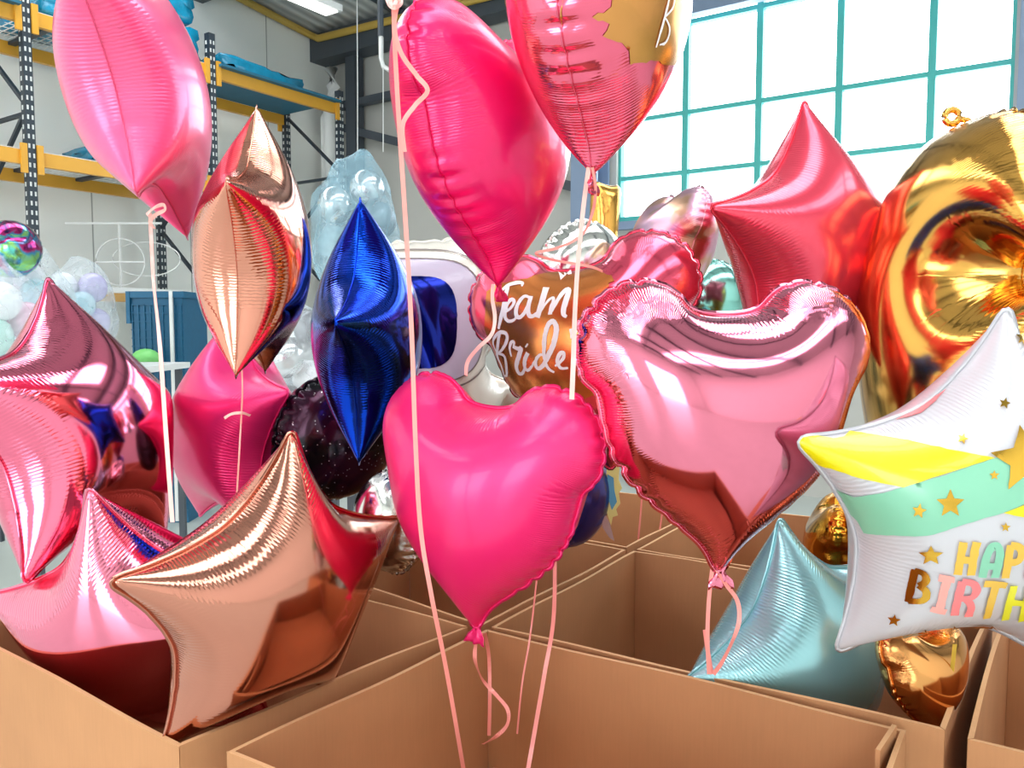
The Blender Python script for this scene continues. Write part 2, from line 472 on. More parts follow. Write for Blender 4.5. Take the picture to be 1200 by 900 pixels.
def panelled():
    """insulated wall panels: faint joints every 1.1 m"""
    m, nt, b = nodes_of('panel_wall')
    tc = N(nt, 'ShaderNodeTexCoord'); br = N(nt, 'ShaderNodeTexBrick'); br.offset = 0
    mp = N(nt, 'ShaderNodeMapping'); mp.inputs['Rotation'].default_value = (PI/2, 0, PI/2)
    sp = N(nt, 'ShaderNodeSeparateXYZ'); cb = N(nt, 'ShaderNodeCombineXYZ')
    nt.links.new(tc.outputs['Object'], sp.inputs[0]); nt.links.new(sp.outputs[1], cb.inputs[0]); nt.links.new(sp.outputs[2], cb.inputs[1])
    nt.links.new(cb.outputs[0], br.inputs['Vector'])
    br.inputs['Scale'].default_value = 1.0; br.inputs['Brick Width'].default_value = 1.1; br.inputs['Row Height'].default_value = 9.0
    br.inputs['Mortar Size'].default_value = 0.008
    br.inputs['Color1'].default_value = lin((247, 247, 242)); br.inputs['Color2'].default_value = lin((244, 245, 240)); br.inputs['Mortar'].default_value = lin((170, 170, 166))
    nt.links.new(br.outputs['Color'], b.inputs['Base Color']); b.inputs['Roughness'].default_value = 0.7
panelled()

# ---------------------------------------------------------------- mesh helpers
class MB:
    def __init__(self):
        self.v = []; self.f = []; self.m = []; self.mats = []
    def mi(self, mat):
        if mat not in self.mats: self.mats.append(mat)
        return self.mats.index(mat)
    def box(self, a, b, mat, top=None, bevel=0):
        x0, y0, z0 = a; x1, y1, z1 = b; k = len(self.v)
        self.v += [(x0, y0, z0), (x1, y0, z0), (x1, y1, z0), (x0, y1, z0), (x0, y0, z1), (x1, y0, z1), (x1, y1, z1), (x0, y1, z1)]
        fs = [(0, 3, 2, 1), (4, 5, 6, 7), (0, 1, 5, 4), (1, 2, 6, 5), (2, 3, 7, 6), (3, 0, 4, 7)]
        for i, f in enumerate(fs):
            self.f.append(tuple(k+q for q in f)); self.m.append(self.mi(top if (top and i == 1) else mat))
        return self
    def prism(self, pts, z0, z1, mat, top=None):
        k = len(self.v); n = len(pts)
        self.v += [(x, y, z0) for x, y in pts]+[(x, y, z1) for x, y in pts]
        self.f.append(tuple(range(k+n-1, k-1, -1))); self.m.append(self.mi(mat))
        self.f.append(tuple(range(k+n, k+2*n))); self.m.append(self.mi(top or mat))
        for i in range(n):
            j = (i+1) % n
            self.f.append((k+i, k+j, k+n+j, k+n+i)); self.m.append(self.mi(mat))
        return self
    def bar(self, p, q, w, h, mat, up=(0, 0, 1)):
        p, q = Vector(p), Vector(q); t = (q-p).normalized(); u = Vector(up)
        s = t.cross(u)
        if s.length < 1e-4: s = t.cross(Vector((1, 0, 0)))
        s.normalize(); u = s.cross(t)
        k = len(self.v)
        for c in (p, q):
            for a, b in ((-1, -1), (1, -1), (1, 1), (-1, 1)):
                self.v.append(tuple(c+s*a*w/2+u*b*h/2))
        for f in ((0, 1, 2, 3), (7, 6, 5, 4), (0, 4, 5, 1), (1, 5, 6, 2), (2, 6, 7, 3), (3, 7, 4, 0)):
            self.f.append(tuple(k+i for i in f)); self.m.append(self.mi(mat))
        return self
    def tube(self, pts, r, mat, n=8, closed=False):
        pts = [Vector(p) for p in pts]; k = len(self.v); m = len(pts)
        ref = Vector((0, 0, 1))
        for i, p in enumerate(pts):
            a = pts[(i-1) % m] if (closed or i) else p; b = pts[(i+1) % m] if (closed or i < m-1) else p
            t = (b-a).normalized()
            s = t.cross(ref)
            if s.length < 0.05: s = t.cross(Vector((0.3, 1, 0)))
            s.normalize(); u = s.cross(t)
            for j in range(n):
                an = 2*PI*j/n
                self.v.append(tuple(p+(s*math.cos(an)+u*math.sin(an))*r))
        for i in range(m if closed else m-1):
            for j in range(n):
                a = k+i*n+j; b = k+i*n+(j+1) % n; i2 = (i+1) % m
                c = k+i2*n+(j+1) % n; d = k+i2*n+j
                self.f.append((a, b, c, d)); self.m.append(self.mi(mat))
        if not closed:
            self.f.append(tuple(k+j for j in range(n))[::-1]); self.m.append(self.mi(mat))
            self.f.append(tuple(k+(m-1)*n+j for j in range(n))); self.m.append(self.mi(mat))
        return self
    def ball(self, c, r, mat, n=16, sq=(1, 1, 1)):
        k = len(self.v); rings = n//2
        for i in range(rings+1):
            th = PI*i/rings
            for j in range(n):
                ph = 2*PI*j/n
                self.v.append((c[0]+r*sq[0]*math.sin(th)*math.cos(ph), c[1]+r*sq[1]*math.sin(th)*math.sin(ph), c[2]+r*sq[2]*math.cos(th)))
        for i in range(rings):
            for j in range(n):
                self.f.append((k+i*n+j, k+(i+1)*n+j, k+(i+1)*n+(j+1) % n, k+i*n+(j+1) % n)); self.m.append(self.mi(mat))
        return self
    def build(self, name, parent=None, smooth=False, loc=None):
        me = bpy.data.meshes.new(name)
        v = self.v
        if loc is not None: v = [(a-loc[0], b-loc[1], c-loc[2]) for a, b, c in v]
        me.from_pydata(v, [], self.f)
        for m in self.mats: me.materials.append(MATS[m])
        me.polygons.foreach_set('material_index', self.m)
        if smooth: me.shade_smooth()
        bm = bmesh.new(); bm.from_mesh(me)
        bmesh.ops.remove_doubles(bm, verts=bm.verts, dist=1e-6)
        bmesh.ops.recalc_face_normals(bm, faces=bm.faces); bm.to_mesh(me); bm.free()
        o = bpy.data.objects.new(name, me); COL.objects.link(o)
        if loc is not None: o.location = loc
        if parent is not None: o.parent = parent
        return o

def thing(name, label, cat, loc=(0, 0, 0), group=None, rot=None):
    o = bpy.data.objects.new(name, None); COL.objects.link(o); o.location = loc; o.empty_display_size = 0.05
    if rot is not None: o.rotation_euler = rot
    o['label'] = label; o['category'] = cat
    if group: o['group'] = group
    return o
def tag(o, label, cat, group=None):
    o['label'] = label; o['category'] = cat
    if group: o['group'] = group
    return o
def structure(o):
    o['kind'] = 'structure'
    return o

# ---------------------------------------------------------------- balloons
SHAPES = {}
def shape(key):
    if key not in SHAPES:
        SHAPES[key] = {
            'star': lambda: inflate(star_outline(0.70), 1),
            'fat_star': lambda: inflate(star_outline(0.75), 5),
            'heart': lambda: inflate(heart_outline(), 2),
            'disc': lambda: inflate(circle_outline(), 3, h_levels=(0.09, 0.045, 0.03)),
            'numeral': lambda: inflate(peanut_outline(), 4),
            'slab': lambda: inflate(circle_outline(0.36, 1.0, 6), 7, h_levels=(0.09, 0.045, 0.03)),
            'helmet': lambda: inflate(helmet_outline(), 6, h_levels=(0.09, 0.045, 0.03)),
        }[key]()
    return SHAPES[key]

def orient(yaw, pitch, roll):
    r = math.radians
    return CAMROT @ Matrix.Rotation(r(roll), 3, 'Y') @ Matrix.Rotation(r(pitch), 3, 'X') @ Matrix.Rotation(r(yaw), 3, 'Z')

def sheet_points(S, uv, size, stretch, lift):
    """carry points of the flat printed sheet onto the inflated front sheet"""
    if 'bvh' not in S:
        S['bvh'] = BVHTree.FromPolygons([(p[0], p[1], 0) for p in S['V']], [tuple(f) for f in S['F'][:S['nF']]])
        X = S['X']; F = S['F']
        nn = np.zeros_like(X)
        fn = np.cross(X[F[:, 1]]-X[F[:, 0]], X[F[:, 2]]-X[F[:, 0]])
        for k in range(3):
            for c in range(3): nn[:, c] += np.bincount(F[:, k], fn[:, c], len(X))
        S['nn'] = nn/np.maximum(np.linalg.norm(nn, axis=1), 1e-12)[:, None]
    out = []
    V, F, X, nn = S['V'], S['F'], S['X'], S['nn']
    for (u, v) in uv:
        loc, n_, fi, dd = S['bvh'].find_nearest(Vector((u, v, 0)))
        a, b, c = F[fi]
        A, B, C = V[a], V[b], V[c]
        den = (B[1]-C[1])*(A[0]-C[0])+(C[0]-B[0])*(A[1]-C[1])
        w0 = ((B[1]-C[1])*(loc[0]-C[0])+(C[0]-B[0])*(loc[1]-C[1]))/den
        w1 = ((C[1]-A[1])*(loc[0]-C[0])+(A[0]-C[0])*(loc[1]-C[1]))/den
        w2 = 1-w0-w1
        p = w0*X[a]+w1*X[b]+w2*X[c]; q = w0*nn[a]+w1*nn[b]+w2*nn[c]
        q = q/max(np.linalg.norm(q), 1e-9)
        if S['flip']: q = -q
        p = p*size*np.array([1, stretch, 1])+q*lift
        out.append(tuple(p))
    return out

def area_mesh(poly, step):
    """fill a closed 2D outline with a fine triangle mesh"""
    out = []
    n = len(poly)
    for i in range(n):
        a = np.array(poly[i]); b = np.array(poly[(i+1) % n]); k = max(1, int(np.linalg.norm(b-a)/step))
        for j in range(k): out.append(tuple(a+(b-a)*j/k))
    m = len(out); P = np.array(out)
    x0, y0 = P.min(0); x1, y1 = P.max(0)
    gx, gy = np.meshgrid(np.arange(x0+step/2, x1, step), np.arange(y0+step/2, y1, step))
    g = np.stack([gx.ravel(), gy.ravel()], 1)
    ins = np.zeros(len(g), bool); dm = np.full(len(g), 1e9)
    for i in range(m):
        p0 = P[i]; p1 = P[(i+1) % m]
        c = ((p0[1] > g[:, 1]) != (p1[1] > g[:, 1]))
        with np.errstate(divide='ignore', invalid='ignore'):
            xi = (p1[0]-p0[0])*(g[:, 1]-p0[1])/(p1[1]-p0[1])+p0[0]
        ins ^= c & (g[:, 0] < xi)
        dm = np.minimum(dm, np.linalg.norm(g-p0, axis=1))
    g = g[ins & (dm > step*0.4)]
    r = delaunay_2d_cdt([Vector(p) for p in np.vstack([P, g])], [(i, (i+1) % m) for i in range(m)], [], 1, 1e-7)
    return [tuple(v) for v in r[0]], [tuple(f) for f in r[2]]

def stroke_outline(pts, w0, w1=None, wm=None):
    """brush stroke: outline of a polyline with changing width"""
    p = np.array(pts, float)
    for _ in range(2):
        q = [p[0]]
        for i in range(len(p)-1):
            q += [0.75*p[i]+0.25*p[i+1], 0.25*p[i]+0.75*p[i+1]]
        q.append(p[-1]); p = np.array(q)
    n = len(p); t = np.gradient(p, axis=0); t /= np.maximum(np.linalg.norm(t, axis=1), 1e-9)[:, None]
    nr = np.stack([-t[:, 1], t[:, 0]], 1)
    w1 = w0 if w1 is None else w1
    f = np.linspace(0, 1, n); w = w0*(1-f)+w1*f
    if wm is not None: w = w+(wm-0.5*(w0+w1))*np.sin(PI*f)
    return p, nr, w

def decal(S, parent, name, mat, size, stretch, polys=(), strokes=(), lift=0.0012, step=0.022, label=None):
    V = []; Fc = []
    for poly in polys:
        v, f = area_mesh(poly, step); k = len(V)
        V += v; Fc += [tuple(k+i for i in q) for q in f]
    for st in strokes:
        p, nr, w = stroke_outline(*st); k = len(V)
        for i in range(len(p)):
            for a in (-0.5, 0.0, 0.5): V.append(tuple(p[i]+nr[i]*w[i]*a))
        for i in range(len(p)-1):
            for j in (0, 1):
                a = k+i*3+j
                Fc.append((a, a+1, a+4, a+3))
    X = sheet_points(S, V, size, stretch, lift)
    me = bpy.data.meshes.new(name); me.from_pydata(X, [], Fc); me.materials.append(MATS[mat]); me.shade_smooth()
    for un, vals in (('seam', [(0.1, 1.0)]*len(V)), ('rest', V)):
        l = me.uv_layers.new(name=un); idx = [0]*len(me.loops); me.loops.foreach_get('vertex_index', idx)
        l.data.foreach_set('uv', [c for i in idx for c in vals[i][:2]])
    o = bpy.data.objects.new(name, me); COL.objects.link(o); o.parent = parent
    if label: o['label'] = label
    return o

BODY = {}
def balloon(key, name, label, cat, px, py, depth, size, yaw, pitch, roll, mat, group=None, tail=None, stretch=1.0, flange=True, spin=0):
    S = shape(key)
    M = orient(yaw, pitch, roll) @ Matrix.Rotation(math.radians(spin), 3, 'Y')
    t = thing(name, label, cat, at(px, py, depth), group)
    t.rotation_euler = M.to_euler()
    X = S['X']*size*np.array([1, stretch, 1]); F = S['F']
    if 'flip' not in S: S['flip'] = bool(S['vol'] < 0)
    Fo = F[:, ::-1] if S['flip'] else F
    me = bpy.data.meshes.new(name+'_skin'); me.from_pydata(X.tolist(), [], Fo.tolist()); me.shade_smooth()
    me.materials.append(MATS[mat])
    s = S['s'][Fo]; d = S['d'][Fo]
    rng_ = s.max(1)-s.min(1)
    wrap = rng_ > S['peri']*0.5
    s2 = s.copy(); s2[wrap] = np.where(s2[wrap] < S['peri']*0.5, s2[wrap]+S['peri'], s2[wrap])
    bad = (s2.max(1)-s2.min(1)) > 0.09
    d2 = d.copy(); d2[bad] = 1.0
    l = me.uv_layers.new(name='seam'); l.data.foreach_set('uv', np.stack([s2, d2], 2).reshape(-1).tolist())
    l = me.uv_layers.new(name='rest'); l.data.foreach_set('uv', S['V'][Fo].reshape(-1).tolist())
    sk = bpy.data.objects.new('foil_skin', me); COL.objects.link(sk); sk.parent = t
    sk.data.name = 'foil_skin'
    if flange:
        bi = np.where(S['isb'])[0]
        bi = bi[np.argsort(S['s'][bi])]
        P = X[bi]; n = len(bi)
        nn = np.zeros_like(X); fn = np.cross(X[Fo[:, 1]]-X[Fo[:, 0]], X[Fo[:, 2]]-X[Fo[:, 0]])
        for k in range(3):
            for c in range(3): nn[:, c] += np.bincount(Fo[:, k], fn[:, c], len(X))
        o_ = nn[bi]; o_ = o_/np.maximum(np.linalg.norm(o_, axis=1), 1e-12)[:, None]
        for _ in range(2): o_ = (np.roll(o_, 1, 0)+o_*2+np.roll(o_, -1, 0))/4
        tg = np.roll(P, -1, 0)-np.roll(P, 1, 0); tg /= np.maximum(np.linalg.norm(tg, axis=1), 1e-12)[:, None]
        sd = np.cross(o_, tg); w = 0.0055
        vs = np.concatenate([P+sd*0.0005-o_*0.001, P+o_*w, P-sd*0.0005-o_*0.001])
        fc = []
        for i in range(n):
            j = (i+1) % n
            fc += [(i, j, n+j, n+i), (n+i, n+j, 2*n+j, 2*n+i), (2*n+i, 2*n+j, j, i)]
        m2 = bpy.data.meshes.new('seam_flange'); m2.from_pydata(vs.tolist(), [], fc); m2.shade_smooth(); m2.materials.append(MATS[mat])
        o2 = bpy.data.objects.new('seam_flange', m2); COL.objects.link(o2); o2.parent = t
    if tail is not None:
        # crumpled filling neck hanging from a point of the seam (given as flat outline position)
        k = int(np.argmin(np.where(S['isb'], np.hypot(S['V'][:, 0]-tail[0], S['V'][:, 1]-tail[1]), 9)))
        p = Vector(X[k]); dr = Vector((tail[0], 0, tail[1])).normalized() if len(tail) < 3 else Vector(tail[2])
        sdv = dr.cross(Vector((0, 1, 0))).normalized()
        L = 0.034; mb = MB(); rows = 8; vv = []
        for i in range(rows+1):
            f = i/rows; wd = 0.013*(1-0.55*math.sin(PI*min(1, f*1.6)))+0.006*f
            for j in range(7):
                g = (j/6-0.5)*2
                q = p-dr*0.008+dr*L*f+sdv*g*wd+Vector((0, 1, 0))*(0.004*math.sin(g*7+f*5)*(0.3+f))
                vv.append(tuple(q))
        for i in range(rows):
            for j in range(6):
                a = i*7+j; mb.f.append((a, a+1, a+8, a+7)); mb.m.append(0)
        mb.v = vv; mb.mats = [mat if tail[-1] != 'clear' else 'clear_tab']
        o3 = mb.build('neck', t, smooth=True)
        so = o3.modifiers.new('thick', 'SOLIDIFY'); so.thickness = 0.0008
    BODY[label] = (S, t, size, stretch)
    return t

def ribbon(label, pts, mat='ribbon_pink', w=0.006, group=None, twist=0.0):
    """flat curling ribbon through (px, py, depth) stations"""
    P = [at(*p) for p in pts]
    # Catmull-Rom
    Q = []
    n = len(P)
    for i in range(n-1):
        p0 = P[max(i-1, 0)]; p1 = P[i]; p2 = P[i+1]; p3 = P[min(i+2, n-1)]
        for k in range(8):
            t = k/8
            Q.append(0.5*((2*p1)+(p2-p0)*t+(2*p0-5*p1+4*p2-p3)*t*t+(-p0+3*p1-3*p2+p3)*t**3))
    Q.append(P[-1])
    view = CAMROT @ Vector((0, 1, 0))
    v = []; f = []
    m = len(Q)
    for i, q in enumerate(Q):
        a = Q[max(i-1, 0)]; b = Q[min(i+1, m-1)]; tg = (b-a).normalized()
        s = tg.cross(view)
        if s.length < 1e-3: s = CAMROT @ Vector((1, 0, 0))
        s.normalize(); nrm = s.cross(tg)
        an = twist*math.sin(i*0.23)
        s = s*math.cos(an)+nrm*math.sin(an); nrm = s.cross(tg)
        for aa, bb in ((-1, -1), (1, -1), (1, 1), (-1, 1)):
            v.append(tuple(q+s*aa*w/2+nrm*bb*0.0003-P[0]))
    for i in range(m-1):
        for j in range(4):
            a = i*4+j; b = i*4+(j+1) % 4
            f.append((a, b, b+4, a+4))
    f.append((0, 3, 2, 1)); f.append(tuple((m-1)*4+j for j in range(4)))
    me = bpy.data.meshes.new('ribbon'); me.from_pydata(v, [], f); me.materials.append(MATS[mat])
    o = bpy.data.objects.new('ribbon', me); COL.objects.link(o); o.location = P[0]
    tag(o, label, 'ribbon', group)
    return o

# ================================================================ the hall
XL, XR, YB, YF = -8.1, 7.5, 7.6, -10.0
EAVE = 5.25; SLOPE = 0.107
def roof_z(y): return EAVE+(YB-y)*SLOPE
def hall():
    mb = MB(); mb.box((XL, YF, -0.1), (XR, YB, 0), 'concrete_floor'); structure(mb.build('floor'))
    # left wall (gable profile)
    mb = MB(); k = 0
    mb.v = [(XL, YF, 0), (XL, YB, 0), (XL, YB, roof_z(YB)), (XL, YF, roof_z(YF)), (XL-.15, YF, 0), (XL-.15, YB, 0), (XL-.15, YB, roof_z(YB)), (XL-.15, YF, roof_z(YF))]
    fs = [(0, 1, 2, 3), (7, 6, 5, 4), (0, 4, 5, 1), (1, 5, 6, 2), (2, 6, 7, 3), (3, 7, 4, 0)]
    mb.f = fs; mb.m = [0]*6; mb.mats = ['panel_wall']; structure(mb.build('wall_left'))
    mb = MB(); mb.v = [(x+XR-XL, y, z) if x == XL else (XR+.15, y, z) for x, y, z in [(XL, YF, 0), (XL, YB, 0), (XL, YB, roof_z(YB)), (XL, YF, roof_z(YF)), (0, YF, 0), (0, YB, 0), (0, YB, roof_z(YB)), (0, YF, roof_z(YF))]]
    mb.f = fs; mb.m = [0]*6; mb.mats = ['wall_paint']; structure(mb.build('wall_right'))
    # back wall with its window band
    W = (-3.90, -0.43, 2.63, 5.12); W2 = (-0.10, 3.37, 2.63, 5.12)
    mb = MB()
    for (a, b) in (((XL, 0), (W[0], EAVE)), ((W[0], 0), (W2[1], W[2])), ((W[0], W[3]), (W2[1], EAVE)), ((W[1], W[2]), (W2[0], W[3])), ((W2[1], 0), (XR, EAVE))):
        mb.box((a[0], YB, a[1]), (b[0], YB+.2, b[1]), 'wall_cladding')
    structure(mb.build('wall_back'))
    for wi, w in enumerate((W, W2)):
        t = structure(thing('window_%d' % (wi+1), 'tall teal-framed window grid', 'window', (w[0], YB+.08, w[2])))
        del t['label']; del t['category']
        fr = MB(); fr_v = [w[0], -3.18, -2.46, -1.75, -1.02, w[1]] if wi == 0 else [w[0]+(w[1]-w[0])*i/5 for i in range(6)]
        for x in fr_v: fr.box((x-.03-w[0], -.04, 0), (x+.03-w[0], .03, w[3]-w[2]), 'teal_frame')
        for z in (2.66, 3.07, 3.645, 4.50, 5.09): fr.box((0, -.035, z-.022-w[2]), (w[1]-w[0], .03, z+.022-w[2]), 'teal_frame')
        fr.build('window_frame', t)
        g = MB(); g.box((0, .035, 0), (w[1]-w[0], .04, w[3]-w[2]), 'window_glass'); g.build('window_pane', t)
        sl = MB(); sl.box((-.05, -.16, -.09), (w[1]-w[0]+.05, -.04, -.01), 'steel_bluegrey'); sl.build('window_sill', t)
    # steel frame of the back wall: rail across the window, columns, wind braces, eaves beam
    mb = MB(); mb.box((-3.95, YB-.22, 4.47), (3.4, YB-.12, 4.60), 'steel_bluegrey'); structure(mb.build('trim_1'))
    for i, x in enumerate((-4.12, -0.26)):
        mb = MB(); w = .15 if i == 0 else .13
        mb.box((x-w, YB-.30, 0), (x+w, YB-.27, EAVE-.05), 'steel_bluegrey'); mb.box((x-.012, YB-.27, 0), (x+.012, YB-.05, EAVE-.05), 'steel_bluegrey')
        mb.box((x-w, YB-.05, 0), (x+w, YB-.02, EAVE-.05), 'steel_bluegrey'); structure(mb.build('column'))
    mb = MB(); mb.box((XL, YB-.32, EAVE-.34), (XR, YB-.04, EAVE-.02), 'steel_dark'); structure(mb.build('roof_beam'))
    mb = MB(); mb.bar((XL+.1, YB-.12, 4.35), (-4.3, YB-.12, 4.35), .1, .09, 'steel_dark'); mb.bar((XL+.3, YB-.14, 4.1), (-4.3, YB-.14, 3.0), .06, .1, 'steel_dark')
    mb.box((XL+.5, YB-.2, 0), (XL+.66, YB-.04, EAVE-.3), 'steel_dark')
    structure(mb.build('trim_2'))
    # purlin rafters
    for y in (5.65, 3.0, 0.3, -2.4, -5.1, -7.8):
        mb = MB(); z = roof_z(y)
        mb.bar((XL, y, z-.17), (XR, y, z-.17), .16, .30, 'steel_dark'); structure(mb.build('roof_beam'))
    for x in (-6.6, -5.0, -3.2, -1.0, 1.4, 3.8):
        mb = MB(); mb.bar((x, YB-.05, roof_z(YB)-.06), (x, YF, roof_z(YF)-.06), .07, .09, 'steel_dark'); structure(mb.build('roof_purlin'))
    # roof sheet with roof-light openings, added out of view to brighten the hall
    holes = [(-7.0, -5.3, -8.6, 5.0), (-0.8, 0.8, -8.6, 5.0), (3.4, 5.0, -8.6, 5.0)]
    mb = MB()
    xs = [XL, -7.0, -5.3, -0.8, 0.8, 3.4, 5.0, XR]; ys = [YF, -8.6, 5.0, YB]
    for i in range(7):
        for j in range(3):
            if i in (1, 3, 5) and j == 1: continue
            a, b, c, d = xs[i], xs[i+1], ys[j], ys[j+1]; k = len(mb.v)
            for dz in (0, .08): mb.v += [(a, c, roof_z(c)+dz), (b, c, roof_z(c)+dz), (b, d, roof_z(d)+dz), (a, d, roof_z(d)+dz)]
            for f in ((0, 3, 2, 1), (4, 5, 6, 7), (0, 1, 5, 4), (1, 2, 6, 5), (2, 3, 7, 6), (3, 0, 4, 7)): mb.f.append(tuple(k+q for q in f)); mb.m.append(0)
    mb.mats = ['corrugated_roof']; structure(mb.build('ceiling'))
    # front wall (behind the viewer) with two loading doors standing open and a window row above
    ops = [(-6.2, -2.2, 0.02, 4.4), (0.6, 4.6, 0.02, 4.4)]
    mb = MB(); zt = roof_z(YF)
    mb.box((XL, YF-.2, 0), (-6.2, YF, 4.4), 'wall_paint'); mb.box((-2.2, YF-.2, 0), (.6, YF, 4.4), 'wall_paint'); mb.box((4.6, YF-.2, 0), (XR, YF, 4.4), 'wall_paint')
    mb.box((XL, YF-.2, 4.4), (XR, YF, zt), 'wall_paint'); structure(mb.build('wall_front'))
    for i, o in enumerate(ops):
        mb = MB(); x0, x1 = o[0], o[1]
        mb.box((x0-.1, YF, 0), (x0, YF+.06, 4.5), 'steel_bluegrey'); mb.box((x1, YF, 0), (x1+.1, YF+.06, 4.5), 'steel_bluegrey'); mb.box((x0-.1, YF, 4.4), (x1+.1, YF+.06, 4.6), 'steel_bluegrey')
        structure(mb.build('door_%d' % (i+1)))
    # ground outside so the doors look onto a pale yard
    mb = MB(); mb.box((-14, -22, -.12), (14, YF-.21, -.02), 'concrete_floor'); structure(mb.build('ground_outside'))
    # portals: daylight through every opening
    def portal(name, loc, rot, sx, sy):
        l = bpy.data.lights.new(name, 'AREA'); l.shape = 'RECTANGLE'; l.size = sx; l.size_y = sy; l.cycles.is_portal = True
        o = bpy.data.objects.new(name, l); COL.objects.link(o); o.location = loc; o.rotation_euler = rot
    for w in (W, W2): portal('window_daylight', ((w[0]+w[1])/2, YB+.21, (w[2]+w[3])/2), (-PI/2, 0, 0), w[1]-w[0], w[3]-w[2])
    for o in ops: portal('door_daylight', ((o[0]+o[1])/2, YF-.21, 2.2), (PI/2, 0, 0), 4.0, 4.4)
    for h in holes: portal('added_rooflight', ((h[0]+h[1])/2, (h[2]+h[3])/2, roof_z((h[2]+h[3])/2)+.1), (-math.atan(SLOPE), 0, 0), 1.6, 13.6)
hall()
# yellow pipe along the wall top
mb = MB(); mb.tube([(XL+.08, y, roof_z(y)-.02-.06) for y in (2, 4, 6, YB-.36)]+[(XL+.2, YB-.36, EAVE-.10), (-4.3, YB-.36, EAVE-.20)], .045, 'yellow_pipe', 8)
tag(mb.build('roof_pipe', smooth=True), 'yellow painted pipe running under the roof edge along both walls', 'pipe')
p = at(388, 150, 10.4)
mb = MB(); mb.tube([(p.x, p.y, 0), (p.x, p.y, p.z+.35), (p.x+.05, p.y, p.z+.5), (p.x+.02, p.y, p.z+.72)], .085, 'white_enamel', 10)
mb.tube([(p.x-.08, p.y, p.z+.3), (p.x-.12, p.y, p.z+.15), (p.x-.12, p.y, 0.0)], .05, 'white_enamel', 8)
tag(mb.build('drain_pipe', smooth=True), 'white drain pipe standing in the far corner behind the racking', 'pipe')
# strip lights
def strip_light(px, py, d, label):
    c = at(px, py, d)
    t = thing('ceiling_light', label, 'light', c, None)
    mb = MB(); mb.box((-.11, -.5, 0), (.11, .5, .06), 'white_enamel'); mb.build('housing', t)
    mb = MB(); mb.box((-.08, -.46, -.012), (.08, .46, 0.001), 'lamp_glow'); mb.build('diffuser', t)
    for q in (-.4, .4):
        mb = MB(); mb.tube([(0, q, .06), (0, q, roof_z(c.y+q)-c.z-.02)], .008, 'steel_dark', 6); mb.build('hanger', t)
m, nt, b = nodes_of('lamp_glow'); b.inputs['Emission Color'].default_value = (1, .98, .94, 1); b.inputs['Emission Strength'].default_value = 2.5
strip_light(344, -4, 7.6, 'white strip light hanging under the corrugated roof at top left')
# crane hook and wires
c = at(446, 30, 8.0)
t = thing('lifting_hook', 'white curved hook hanging from the roof on a dark hanger', 'hook', c)
mb = MB(); mb.tube([(0, 0, roof_z(c.y)-c.z-.02), (0, 0, .35), (0, 0, -.1)], .03, 'steel_dark', 8); mb.build('hanger', t)
mb = MB(); mb.box((-.09, -.05, .30), (.09, .05, .36), 'steel_dark'); mb.build('bracket', t)
mb = MB(); mb.tube([tuple(CAMROT @ Vector(q)) for q in ((0, 0, -.1), (0, 0, -.30), (.02, 0, -.38), (.10, 0, -.43), (.26, 0, -.45), (.36, 0, -.44))], .022, 'white_enamel', 8); mb.build('hook_arm', t, smooth=True)
for px, lab in ((419, 'thin pale wire hanging nearest the drain pipe'), (449, 'thin pale wire hanging below the white hook')):
    a = at(px, 20, 8.6); b_ = at(px, 178, 8.6)
    mb = MB(); mb.tube([(a.x, a.y, roof_z(a.y)-.01), tuple((a+b_)/2), tuple(b_)], .006, 'cable_white', 5); tag(mb.build('hanging_wire'), lab, 'wire', None)

# ---------------------------------------------------------------- racking on the left wall
XFR, XRE = -6.9, -7.8
def upright(x, y, h):
    mb = MB(); mb.box((x-.035, y-.034, 0), (x+.035, y+.034, h), 'rack_upright')
    z = .12
    while z < h-.05:
        mb.box((x+.034, y-.024, z), (x+.037, y-.010, z+.035), 'rack_hole'); mb.box((x+.034, y+.010, z), (x+.037, y+.024, z+.035), 'rack_hole')
        mb.box((x-.02, y-.036, z), (x+.0, y-.033, z+.035), 'rack_hole')
        z += .075
    return mb
def rack_frame(y, h, label):
    t = thing('pallet_rack', label, 'pallet rack', (0, 0, 0), 'uprights of the racking')
    for x in (XFR, XRE): upright(x, y, h).build('upright', t)
    mb = MB(); z = .3; s = 0
    while z < h-.9:
        a, b_ = (XFR, XRE) if s % 2 == 0 else (XRE, XFR)
        mb.bar((a, y, z), (b_, y, z+.75), .03, .03, 'rack_upright')
        if s % 2 == 0: mb.bar((XFR, y, z-.05), (XRE, y, z-.05), .03, .03, 'rack_upright')
        z += .75; s += 1
    mb.build('cross_bracing', t)
    return t
rack_frame(0.9, 4.6, 'perforated dark rack frame cropped by the left edge')
rack_frame(3.26, 4.6, 'tall perforated dark rack frame nearest the left edge, with pierced posts')
rack_frame(4.95, 4.35, 'perforated rack frame between the left and right blue-topped bays')
rack_frame(6.62, 4.2, 'dark rack frame at the far end of the racking')
